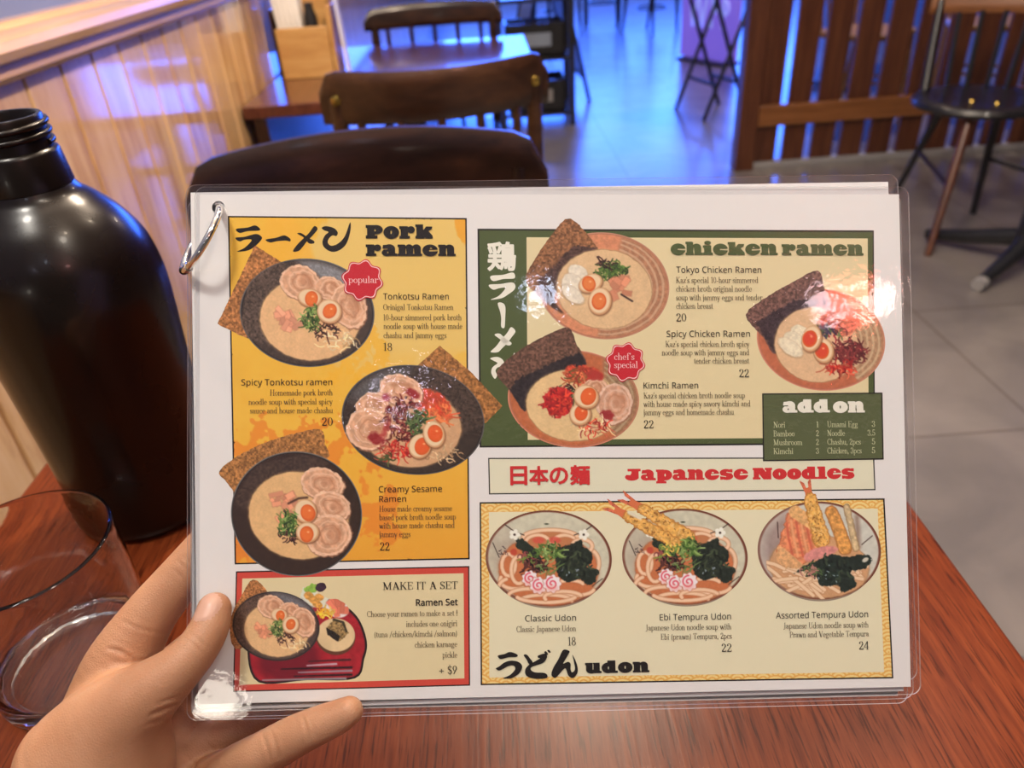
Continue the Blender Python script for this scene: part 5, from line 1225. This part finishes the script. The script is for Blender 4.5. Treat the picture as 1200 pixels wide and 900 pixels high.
def udon_bowl(p, cx, cy, rx, ry, base=(204, 194, 162)):
    p.put(p.ell(cx, cy+2.2, rx-3, ry, 3), (150, 132, 108), cover=True)
    d = p.ell(cx, cy, rx, ry, 3); p.put(d, (116, 62, 44), cover=True); p.put(d+2.3, p.tex(base, 6, .07, 5), 1.2)
def udon_top(p):
    p.put(p.ell(600, 656, 26, 34, -20, 6, 3)*.6 + np.maximum(p.X-600, 0)*.6, (168, 146, 124), 14, .6)
    soup(p, 643, 668, 58, 41, 3, (198, 112, 66), 71, (150, 92, 58))
    p.put(np.maximum(p.ell(645, 640, 30, 19, 0), p.Y-640), (190, 120, 74), 4)
    rs = np.random.RandomState(3)
    for cx, cy, r0, r1, a0, a1 in ((596, 662, 8, 13, 0, 360), (608, 668, 9, 16, 60, 330), (604, 680, 18, 10, 60, 200), (630, 636, 14, 9, 150, 380), (662, 636, 14, 9, 160, 390), (645, 630, 32, 9, 180, 360), (690, 660, 12, 16, -60, 110), (672, 690, 24, 8, 10, 200), (640, 704, 30, 7, 200, 360), (620, 698, 24, 8, 180, 330), (668, 686, 16, 6, 180, 340), (682, 640, 12, 8, 200, 420), (640, 697, 36, 9, 20, 160), (598, 690, 14, 12, 90, 250), (660, 700, 22, 7, 160, 340)):
        P = [(cx+r0*math.cos(math.radians(a)), cy+r1*math.sin(math.radians(a))) for a in np.linspace(a0, a1, 14)]
        p.put(p.strk(P, 5.2), (176, 104, 66), 1.6, .8); p.put(p.strk(P, 4.2), (232, 184, 140), 1.2); p.put(p.strk(P, 1.6), (244, 206, 166), 1.6, .7)
    p.put(p.ell(631, 633, 7, 4, 0), (206, 84, 64), 2, .9); p.put(p.ell(650, 633, 7, 4, 0), (206, 84, 64), 2, .9); p.put(p.ell(602, 647, 4, 4), (190, 70, 50), 2, .9)
    DG = [(34, 42, 32), (46, 54, 38), (24, 30, 26), (60, 68, 46)]
    p.put(p.poly([(604, 632), (612, 631), (632, 646), (634, 656), (622, 654), (605, 641)], 1.5), p.tex((40, 46, 36), 2, .3, 4), 1.2)
    p.put(p.poly(spline([(652, 645), (668, 638), (681, 632), (683, 640), (692, 646), (694, 658), (688, 664), (701, 668), (697, 682), (687, 685), (680, 678), (665, 682), (654, 674), (652, 660)], 4), 2, 5), p.tex((36, 42, 33), 2.5, .4, 6), 1.2)
    sprigs(p, 672, 662, 18, 16, 60, DG, 61, 8, 2.5); sprigs(p, 666, 668, 14, 10, 8, [(150, 160, 160)], 62, 2, 1)
    sprigs(p, 625, 664, 15, 9, 60, DARKS, 63, 7, 2.4); sprigs(p, 617, 652, 8, 6, 16, [(120, 140, 60), (130, 64, 60)], 65, 6, 2)
    sprigs(p, 643, 646, 14, 9, 90, GREENS + [(150, 168, 100)], 64, 7, 1.8)
    sprigs(p, 642, 664, 14, 8, 16, [(96, 116, 60), (140, 150, 96)], 66, 9, 1.4, .4)
    for cx, cy, r in ((621, 678, 8.8), (631, 686, 9.4), (647, 684, 10)):
        pts = [(cx+r*(1+.1*math.cos(9*a))*math.cos(a), cy+r*(1+.1*math.cos(9*a))*math.sin(a)) for a in np.linspace(0, 6.28, 60)]
        p.put(p.poly(pts)-.8, (180, 104, 76), 2, .7); p.put(p.poly(pts), (240, 222, 212), 1.0)
        sp = [(cx+(1.2+.62*a)*math.cos(a+2)*r/9, cy+(1.2+.62*a)*math.sin(a+2)*r/9) for a in np.linspace(0, 9, 40)]
        p.put(p.strk(sp, 1.9), (222, 92, 104), 1.2); p.put(p.ell(cx, cy+r*.6, r*.7, r*.4), (232, 140, 120), 4, .4)
    for sx in (1, -1):                                        # blossom twigs on the bowl wall
        fx = lambda q: 643.5+sx*(q-643.5)
        p.put(p.strk([(fx(592), 615), (fx(603), 623), (fx(614), 627)], 1.2), (66, 48, 40), 1)
        for a in range(5):
            p.put(p.ell(fx(603)+4*math.cos(a*1.257), 626.5+4*math.sin(a*1.257), 2.6, 2.6), (240, 232, 206), 1)
        p.put(p.ell(fx(603), 626.5, 1.3, 1.3), (60, 40, 36), 1)
    p.put(p.ell(640.5, 614, 2.6, .9), (60, 66, 44), .8); p.put(p.strk([(577.5, 636), (585, 653)], 1.0), (60, 46, 40), 1)
    sprigs(p, 590, 647, 5, 6, 12, [(120, 80, 76), (60, 44, 44)], 67, 2, 1); p.put(p.strk([(694, 687), (706, 678)], 1.0), (70, 56, 46), 1)
def prawn(p, tail, body, w, seed):
    tx, ty = tail; bx, by = body; dx, dy = bx-tx, by-ty; L_ = math.hypot(dx, dy); dx /= L_; dy /= L_; nx, ny = -dy, dx
    at_ = lambda t, s: (tx+dx*L_*t+nx*s, ty+dy*L_*t+ny*s)
    for s in (-1, 1): p.put(p.poly([at_(.0, s*7), at_(.06, s*2.2), at_(.26, s*.4), at_(.26, s*3.4)]), p.tex((206, 104, 72), 2, .25, seed), cover=True)
    p.put(p.poly([at_(.14, -3), at_(.3, -5.5), at_(.3, 5.5), at_(.14, 3)]), (214, 112, 68), cover=True)
    d = p.strk([at_(.32, 0), at_(.6, .5), at_(.94, 0)], w*.82, w*1.1) + 2.2*(fbm(p.X, p.Y, 3, seed)-.5)*2
    p.put(d, (176, 110, 46), 1.4, cover=True); p.put(d+1.2, p.tex((226, 166, 82), 3.2, .26, seed+2), 2)
    p.put(np.maximum(d+2, (0.66-fbm(p.X, p.Y, 2.6, seed+5))*20), (128, 76, 36), 1.5, .7); p.put(np.maximum(d+2, (fbm(p.X, p.Y, 2.4, seed+6)-.34)*20), (244, 200, 128), 1.5, .7)
def classic(p): udon_bowl(p, 643, 654.3, 74, 56.3); udon_top(p)
photo((566, 594, 720, 715), classic, 6)
def ebi(p):
    udon_bowl(p, 802.6, 652.2, 73.6, 56.2); p.set((1.0, 159.8, -2.2)); udon_top(p); p.set((1.0, 0, 0))
    prawn(p, (708, 590), (795, 637), 15, 5); prawn(p, (726, 580), (811, 632), 16, 9)
    p.put(p.strk([(738, 600), (750, 606)], 6), (226, 214, 184), 2, .9)
    sprigs(p, 808, 638, 10, 6, 50, GREENS, 64, 7, 1.8); sprigs(p, 785, 642, 12, 5, 30, [(236, 190, 84), (120, 140, 60)], 69, 5, 2)
photo((697, 572, 880, 713), ebi, 7)
def assorted(p):
    udon_bowl(p, 960, 645, 72.3, 57.4, (206, 198, 176))
    p.put(np.maximum(p.ell(960, 645, 70, 55, 3), (p.X-925)), p.tex((160, 134, 120), 8, .1, 3), 18, .9)
    p.put(p.strk([(1004, 606), (1006, 640)], 5), (120, 84, 66), 6, .7); p.put(p.strk([(1022, 628), (1010, 638)], 1.2), (70, 46, 40), 1)
    p.put(p.strk([(911, 612), (912, 630)], 1.2), (70, 46, 40), 1)
    soup(p, 960, 664, 58, 36, 4, (206, 152, 104), 81)
    rs = np.random.RandomState(8)
    for i in range(40):
        a = rs.uniform(0, math.pi); r = math.sqrt(rs.uniform(.1, 1)); x = 958+54*r*math.cos(a); y = 660+34*r*math.sin(a); t = rs.uniform(-.6, .9); l = rs.uniform(9, 18)
        P = [(x-l*math.cos(t), y-l*math.sin(t)), (x, y+rs.uniform(-2, 2)), (x+l*math.cos(t), y+l*math.sin(t))]; cl = p.ell(958, 660, 60, 42, 3)
        p.put(p.strk(P, 5), (180, 122, 80), 1.5, .8, clip=cl); p.put(p.strk(P, 3.9), (234, 196, 152), 1.2, clip=cl)
    d = p.poly(spline([(922, 604), (930, 601), (950, 612), (958, 630), (962, 648), (944, 660), (918, 664), (911, 645), (916, 625)], 4), 3, 3)
    p.put(d, (180, 96, 60), 1.5, cover=True); p.put(d+1.3, p.tex((222, 134, 88), 3.5, .25, 12), 2)
    for k in range(6):
        x = 921+k*6; P = [(x, 608+k*2), (x+3, 630), (x+8, 652)]; p.put(np.maximum(p.strk(P, 2.6), d+2), (236, 166, 112) if k % 2 else (202, 92, 66), 1.6, .8)
    d2 = p.poly(spline([(912, 640), (930, 652), (940, 664), (925, 666), (912, 658)], 4), 2, 6); p.put(d2, p.tex((222, 164, 108), 3, .22, 7), 1.4)
    p.put(p.strk([(932, 600), (958, 618), (962, 632)], 15, 12)+1.5*(fbm(p.X, p.Y, 3, 2)-.5), p.tex((224, 168, 104), 3, .22, 9), 1.4, cover=True)
    d3 = p.strk([(974, 600), (984, 622), (990, 642)], 15, 17)+2*(fbm(p.X, p.Y, 3, 4)-.5); p.put(d3, (166, 102, 48), 1.4, cover=True); p.put(d3+1.3, p.tex((218, 150, 76), 3, .3, 14), 2)
    d3 = p.strk([(992, 594), (997, 616), (1003, 642)], 8, 9)+2*(fbm(p.X, p.Y, 3, 5)-.5); p.put(d3, (150, 116, 76), 1.4, cover=True); p.put(d3+1.1, p.tex((206, 176, 128), 3, .22, 15), 2)
    prawn(p, (943, 561), (964, 636), 19, 15)
    p.put(p.poly(spline([(943, 650), (958, 642), (976, 640), (982, 645), (962, 654), (945, 658)], 4), 1.5, 4), p.tex((214, 136, 122), 3, .15, 6), 1.4)
    p.put(p.poly(spline([(931, 672), (946, 661), (955, 658), (973, 650), (990, 652), (1010, 650), (1020, 652), (1019, 662), (1008, 668), (997, 670), (1004, 686), (986, 694), (983, 686), (962, 686), (956, 672), (945, 668)], 4), 2, 7), p.tex((36, 44, 36), 2.5, .4, 16), 1.2)
    p.put(p.ell(1014, 656, 4, 2.4, -30), (206, 196, 170), 1); sprigs(p, 975, 668, 22, 12, 50, [(34, 46, 36), (52, 62, 44), (22, 28, 26)], 71, 8, 2.4); sprigs(p, 948, 668, 12, 5, 30, [(80, 100, 56), (170, 110, 96)], 72, 6, 1.6)
    sprigs(p, 975, 672, 20, 12, 8, [(150, 164, 160)], 74, 2, 1)
photo((884, 556, 1036, 706), assorted, 8)
def ramen_set(p):
    tray = spline([(290, 764), (303, 799.5), (360, 797), (416, 795), (427, 772), (430, 752), (421, 726), (404, 709), (388, 702), (340, 720), (300, 745)], 5)
    d = p.poly(tray); p.put(d, (40, 28, 28), cover=True); p.put(d+2.6, p.tex((162, 34, 42), 6, .18, 4), 1.4)
    p.put(p.ell(338, 772, 36, 24, -10), (104, 24, 34), 8, .8)
    for y, x0, x1, c_ in ((774, 362, 410, (64, 34, 34)), (783, 330, 412, (34, 24, 26)), (787, 350, 412, (150, 140, 142)), (791.5, 345, 412, (36, 26, 28)), (779, 360, 394, (196, 170, 172)), (796, 308, 405, (150, 142, 140))): p.put(p.strk([(x0, y+1), (x1, y-1)], 1.6, 2.6), c_, 1.2, .9)
    p.put(p.ell(393.5, 747, 23, 20.5, 5), (96, 60, 40)); p.put(p.ell(393.5, 744, 22.5, 19.5, 5), p.tex((222, 188, 136), 8, .06, 5)); 
    d = p.poly([(382, 736), (392, 725), (404, 730), (408, 742), (397, 752), (384, 742)], 1.5); p.put(d, p.tex((142, 112, 68), 1.8, .6, 6), 1); p.put(p.poly([(382, 735), (384, 744), (396, 752), (399, 745), (386, 737)], 1), (44, 36, 30), 1.2); p.put(p.strk([(391, 726), (402, 729), (406, 740)], 2.4), (60, 52, 36), 1.2)
    for P in ([(355, 688), (372, 694), (386, 702), (380, 712), (366, 712), (352, 700)],): p.put(p.poly(P, 1), (222, 214, 184), 2, cover=True)
    p.put(p.poly([(356, 690), (366, 683.5), (374, 686), (370, 694), (360, 696)], 1.5), p.tex((140, 176, 70), 2, .25, 5), 1.2, cover=True); p.put(p.ell(376, 688, 6, 5.5, 0, 2), p.tex((64, 42, 52), 2, .4, 4), 1.2, cover=True)
    for q in ((362, 698), (368, 703), (374, 700), (372, 708)): p.put(p.ell(*q, 5.6, 4.6, 20, 1.2), p.tex((214, 150, 70), 2.2, .28, 3), 1.4)
    p.put(p.ell(395, 713.5, 14, 10, 15), (236, 214, 196), 1.2, cover=True); chips(p, 397, 711, 7, 5, 9, (230, 124, 92), 5)
    sprigs(p, 381, 718, 12, 3.5, 26, [(240, 178, 52), (228, 150, 40), (246, 200, 90)], 7, 7, 2)
    p.set((0.64, 323.5-360*0.64, 733.5-366*0.64)); 
    nori(p, [(318, 281), (345, 305), (340, 330), (300, 404), (279, 398), (277, 352), (296, 312)], None, 3); 
    tonkotsu_bowl_only(p); p.set((1.0, 0, 0))
def tonkotsu_bowl_only(p):
    bowl(p, 360, 366.5, 80, 63.5, 6, (76, 60, 52), (66, 54, 48), 5, ((396, 312, 46, 20, 22), (120, 116, 116)))
    d = p.ell(360, 366.5, 77, 60, 6); p.put(np.maximum(p.poly([(290, 310), (334, 300), (352, 322), (318, 416), (280, 400)], .8), d), p.tex((92, 68, 54), 2.2, .4, 8), 2)
    soup(p, 361, 373, 59, 49, 8, (226, 178, 122), 11); sprigs(p, 398, 398, 22, 14, 30, NOOD, 4, 10, 1.8)
    chashu(p, 352, 331, 26, 21, 20, 2); chashu(p, 386, 338, 20, 15, 10, 4); chashu(p, 410, 359, 21, 28, -20, 6)
    chips(p, 338, 376, 14, 14, 14, (230, 148, 106), 3); egg(p, 366, 346, 15, 12, 10, 368, 347, 8.5); sprigs(p, 376, 388, 16, 10, 40, DARKS, 5); sprigs(p, 363, 370, 12, 14, 90, GREENS, 2, 6)
    egg(p, 387, 364, 15, 16, 20, 387, 363, 9)
photo((268, 676, 433, 802), ramen_set, 6)

# ================================================================ THE HAND
def surface_net(F, org, h):
    """Smooth closed surface of F < 0 on a regular grid (naive surface nets)."""
    nx, ny, nz = F.shape; I = F < 0
    c = np.zeros((nx-1, ny-1, nz-1), int); O = [(a, b_, c_) for a in (0, 1) for b_ in (0, 1) for c_ in (0, 1)]
    sl = lambda a, b_, c_: (slice(a, nx-1+a), slice(b_, ny-1+b_), slice(c_, nz-1+c_))
    for o in O: c += I[sl(*o)]
    act = (c > 0) & (c < 8); ids = np.full(act.shape, -1); ids[act] = np.arange(act.sum())
    acc = np.zeros((act.sum(), 3)); cnt = np.zeros(act.sum()); base = np.stack(np.nonzero(act), 1).astype(float)
    for i, a in enumerate(O):
        for b_ in O[i+1:]:
            df = [q-p for p, q in zip(a, b_)]
            if sum(abs(x) for x in df) != 1: continue
            fa = F[sl(*a)][act]; fb = F[sl(*b_)][act]; m_ = (fa < 0) != (fb < 0)
            t = np.where(m_, fa/np.where(m_, fa-fb, 1), 0)
            acc[m_] += (np.array(a) + t[:, None]*np.array(df))[m_]; cnt[m_] += 1
    V = base + acc/cnt[:, None]
    Q = []
    for ax in range(3):
        s0 = [slice(1, -1)]*3; s0[ax] = slice(0, -1); s1 = [slice(1, -1)]*3; s1[ax] = slice(1, None)
        a = I[tuple(s0)]; b_ = I[tuple(s1)]; e = np.stack(np.nonzero(a != b_), 1)
        if not len(e): continue
        fl = a[a != b_]; p = e.copy()
        for k in range(3):
            if k != ax: p[:, k] += 1
        u, w = (ax+1) % 3, (ax+2) % 3
        def g(du, dw):
            q = p.copy(); q[:, u] += du; q[:, w] += dw; return ids[q[:, 0], q[:, 1], q[:, 2]]
        f = np.stack([g(-1, -1), g(0, -1), g(0, 0), g(-1, 0)], 1)
        f[~fl] = f[~fl][:, ::-1]; Q.append(f)
    return V*h + org, np.concatenate(Q)

def campt(px, py, z): return np.array([(px-600)/FPX*z, (py-450)/FPX*z, z])
def chain(pts, sub=7):
    """(px, py, depth, radius px) -> smooth list of points and radii in camera space."""
    P = spline(np.array(pts, float), sub, closed=False)
    return [(campt(a, b_, z), r*z/FPX) for a, b_, z, r in P]
FINGERS = {
 'thumb': [(251, 714, .3002, 19.5), (245, 736, .2975, 22.5), (231, 760, .2940, 24.5), (210, 783, .2915, 28), (180, 808, .2910, 36), (140, 842, .2930, 52), (95, 895, .2960, 70)],
 'index': [(375, 520, .3330, 20), (318, 562, .3290, 24), (262, 622, .3250, 26), (213, 676, .3215, 27), (173, 725, .3180, 31), (140, 783, .3150, 41), (120, 850, .3150, 50)],
 'middle': [(470, 610, .345, 21), (390, 660, .343, 25), (300, 715, .340, 28), (215, 785, .335, 34), (160, 850, .330, 45)],
 'ring': [(412, 792, .336, 18), (372, 812, .337, 22), (316, 838, .338, 24), (258, 862, .337, 26), (200, 880, .334, 38), (150, 900, .333, 45)],
 'pinkie': [(409, 833, .3000, 16.5), (392, 842, .3015, 20), (350, 860.5, .3050, 23.5), (300, 888, .3110, 26), (250, 915, .3220, 30), (190, 945, .326, 44)],
 'palm': [(212, 850, .3370, 42), (222, 905, .3350, 46), (205, 960, .326, 50)],
 'palm_b': [(150, 845, .3300, 48), (140, 930, .320, 62), (115, 985, .308, 72)],
 'thenar': [(135, 860, .3010, 55), (128, 905, .2985, 72), (105, 965, .2960, 82), (75, 1040, .286, 88)],
 'wrist': [(100, 965, .304, 78), (70, 1050, .288, 84), (35, 1140, .272, 86)],
}
GRP = [('thumb', 'thenar'), ('index',), ('middle',), ('ring',), ('pinkie',), ('palm', 'palm_b', 'wrist')]
allp = [q for v in FINGERS.values() for q in chain(v)]
lo = np.min([p-r for p, r in allp], 0)-.006; hi = np.max([p+r for p, r in allp], 0)+.006
HS = 0.0009
gx, gy, gz = [np.arange(lo[k], hi[k], HS) for k in range(3)]
GX, GY, GZ = np.meshgrid(gx, gy, gz, indexing='ij')
GX = GX.astype(np.float32); GY = GY.astype(np.float32); GZ = GZ.astype(np.float32)
def cap_sd(a, ra, b_, rb):
    d = b_-a; L2 = float(d @ d)
    t = np.clip(((GX-a[0])*d[0]+(GY-a[1])*d[1]+(GZ-a[2])*d[2])/L2, 0, 1)
    return np.sqrt((GX-a[0]-d[0]*t)**2+(GY-a[1]-d[1]*t)**2+(GZ-a[2]-d[2]*t)**2) - (ra+(rb-ra)*t)
def smin(a, b_, k):
    h_ = np.clip(0.5+0.5*(b_-a)/k, 0, 1); return b_*(1-h_)+a*h_-k*h_*(1-h_)
def grp(names, k):
    f = None
    for n_ in names:
        C = chain(FINGERS[n_]); g = None
        for (a, ra), (b_, rb) in zip(C, C[1:]):
            s_ = cap_sd(a, ra, b_, rb); g = s_ if g is None else np.minimum(g, s_)
        f = g if f is None else smin(f, g, k)
    return f
body = grp(('palm', 'palm_b', 'wrist'), .012)
for n_, k in (('middle', .006), ('index', .006), ('ring', .002), ('pinkie', .0015)): body = smin(body, grp((n_,), .004), k)
body = smin(body, grp(('thumb', 'thenar'), .010), .0045)
def groove(P, r, depth):
    """Skin creases: a thin tube pressed into the surface."""
    global body
    C = [campt(*q) for q in P]; g = None
    for a, b_ in zip(C, C[1:]):
        s_ = cap_sd(a, r, b_, r); g = s_ if g is None else np.minimum(g, s_)
    body = np.maximum(body, np.where(g < 0, -g*depth + 0*body, -1e3)*1.0 + np.where(g < 0, 0, 0)) if False else body + np.clip(-g, 0, None)*depth
groove([(264, 826, .3245), (265, 862, .3215), (268, 912, .3165)], .0032, .8)
groove([(226, 856, .3230), (246, 842, .3225), (262, 840, .324)], .0024, .45); groove([(215, 880, .321), (235, 905, .319), (240, 930, .317)], .0024, .4)
V, Fq = surface_net(body, np.array([gx[0], gy[0], gz[0]]), HS)
del GX, GY, GZ, body
# skin and nail faces are told apart by where they lie on the thumb
fc = V[Fq].mean(1); u = fc[:, 0]/fc[:, 2]*FPX+600; v = fc[:, 1]/fc[:, 2]*FPX+450
nrm = np.cross(V[Fq[:, 1]]-V[Fq[:, 0]], V[Fq[:, 2]]-V[Fq[:, 0]])
NAIL = spline([(236, 703), (247, 694.5), (257, 698.5), (260, 707), (255, 718), (243, 727), (229, 728), (226.5, 722)], 5)
dn = sd_poly(u, v, NAIL); front = (fc*nrm).sum(1)
sgn = -1 if (front[(dn < 0) & (fc[:, 2] < .2975)].mean() if ((dn < 0) & (fc[:, 2] < .2975)).any() else 1) > 0 else 1
isn = (dn < 0) & (fc[:, 2] < .301)
uv_ = V[:, 0]/V[:, 2]*FPX+600; vv_ = V[:, 1]/V[:, 2]*FPX+450; dv = sd_poly(uv_, vv_, NAIL); near = V[:, 2] < .301
V[:, 2] += np.where(near & (np.abs(dv) < 2.2), .00028*(1-np.abs(dv)/2.2), 0) - np.where(near & (dv < -1), .00022*np.clip((-dv-1)/2, 0, 1), 0)
def crease(P, w, depth, z0, z1):
    """A fine fold in the skin along a line, on the side towards the viewer."""
    P = spline(np.array(P, float), 6, closed=False); d = np.full(len(V), 1e9); n = len(P)-1; t_ = np.zeros(len(V))
    for i in range(n):
        e = P[i+1]-P[i]; t = np.clip(((uv_-P[i, 0])*e[0]+(vv_-P[i, 1])*e[1])/max(e @ e, 1e-9), 0, 1)
        q = np.hypot(uv_-P[i, 0]-e[0]*t, vv_-P[i, 1]-e[1]*t); t_ = np.where(q < d, (i+t)/n, t_); d = np.minimum(d, q)
    f = np.sin(np.pi*np.clip(t_*.9+.05, 0, 1))**.5
    m_ = (V[:, 2] > z0) & (V[:, 2] < z1)
    V[:, 2] += np.where(m_, f*(depth*np.exp(-(d/w)**2) - depth*.45*np.exp(-((d-2.2*w)/(1.2*w))**2)), 0)
for P, w, dp, z0, z1 in (
    ([(144, 728), (164, 737), (186, 742), (204, 744)], 1.8, .00045, .290, .316), ([(126, 760), (140, 763), (152, 770), (160, 778)], 1.8, .0007, .285, .312),
    ([(128, 775), (150, 776), (172, 772), (192, 762)], 1.6, .0004, .285, .312), ([(166, 762), (178, 774), (182, 786)], 1.5, .0003, .285, .312),
    ([(208, 657), (220, 668), (230, 680), (236, 690)], 1.7, .0005, .300, .318), ([(214, 652), (226, 665), (236, 676)], 1.6, .0004, .300, .318), ([(204, 668), (214, 678), (224, 692)], 1.5, .0003, .300, .318),
    ([(176, 838), (188, 833), (200, 829), (214, 827)], 2.0, .0009, .270, .300), ([(186, 824), (198, 820), (210, 816)], 1.7, .0004, .270, .300), ([(170, 850), (185, 846), (205, 846)], 1.6, .0003, .270, .300),
    ([(220, 741), (230, 748), (240, 757), (250, 762)], 1.5, .0003, .280, .298), ([(214, 746), (226, 755), (238, 766)], 1.5, .0003, .280, .298),
    ([(304, 851), (311, 870), (317, 892)], 1.8, .00055, .295, .320), ([(314, 848), (321, 867), (326, 888)], 1.8, .00055, .295, .320), ([(309, 850), (316, 868), (322, 890)], 1.4, .0003, .295, .320),
    ([(353, 836), (358, 850), (362, 868)], 1.8, .0005, .285, .312), ([(360, 834), (365, 850), (368, 864)], 1.5, .0003, .285, .312),
    ([(222, 862), (232, 850), (246, 843), (262, 840)], 1.8, .0006, .300, .335), ([(214, 884), (230, 898), (238, 915)], 1.8, .0004, .295, .335), ([(240, 868), (250, 880), (256, 900)], 1.5, .0003, .295, .335)):
    crease(P, w, dp, z0, z1)
VW = (RW @ V.T).T + CAMP
me = bpy.data.meshes.new('hand'); hc = VW.mean(0); me.from_pydata((VW-hc).tolist(), [], Fq.tolist())
bmn = bpy.data.objects.new('hand', me); COL.objects.link(bmn); bmn.location = hc
def skin_mat():
    mt, nt, N, L, P = new_mat('skin')
    tc = N.new('ShaderNodeTexCoord'); n1 = N.new('ShaderNodeTexNoise'); n1.inputs['Scale'].default_value = 38; n1.inputs['Detail'].default_value = 5
    n2 = N.new('ShaderNodeTexVoronoi'); n2.inputs['Scale'].default_value = 900; n2.feature = 'DISTANCE_TO_EDGE'
    L.new(tc.outputs['Object'], n1.inputs['Vector']); L.new(tc.outputs['Object'], n2.inputs['Vector'])
    r = N.new('ShaderNodeValToRGB'); r.color_ramp.elements[0].position = .3; r.color_ramp.elements[1].position = .72
    r.color_ramp.elements[0].color = (.40, .195, .105, 1); r.color_ramp.elements[1].color = (.50, .275, .165, 1)
    L.new(n1.outputs['Fac'], r.inputs['Fac']); L.new(r.outputs['Color'], P.inputs['Base Color'])
    P.inputs['Subsurface Weight'].default_value = .25; P.inputs['Subsurface Radius'].default_value = (.004, .0015, .0008); P.inputs['Subsurface Scale'].default_value = 1.0
    P.inputs['Roughness'].default_value = .46; P.inputs['Specular IOR Level'].default_value = .4
    m_ = N.new('ShaderNodeMath'); m_.operation = 'MULTIPLY_ADD'; m_.inputs[1].default_value = .35; L.new(n2.outputs['Distance'], m_.inputs[0]); L.new(n1.outputs['Fac'], m_.inputs[2])
    b_ = N.new('ShaderNodeBump'); b_.inputs['Strength'].default_value = .55; b_.inputs['Distance'].default_value = .0009; L.new(m_.outputs[0], b_.inputs['Height']); L.new(b_.outputs['Normal'], P.inputs['Normal'])
    return mt
me.materials.append(skin_mat()); me.materials.append(plain('thumbnail', (.56, .33, .25), .42, coat=.1, vary=.03, scale=60))
me.polygons.foreach_set('material_index', isn.astype(np.int32)); me.polygons.foreach_set('use_smooth', [True]*len(Fq))
import bmesh
bm_ = bmesh.new(); bm_.from_mesh(me); bmesh.ops.recalc_face_normals(bm_, faces=bm_.faces); bm_.to_mesh(me); bm_.free()
sm = bmn.modifiers.new('smooth', 'SMOOTH'); sm.factor = .5; sm.iterations = 2
tag(bmn, 'left hand gripping the lower left corner of the menu, thumb in front', 'hand')
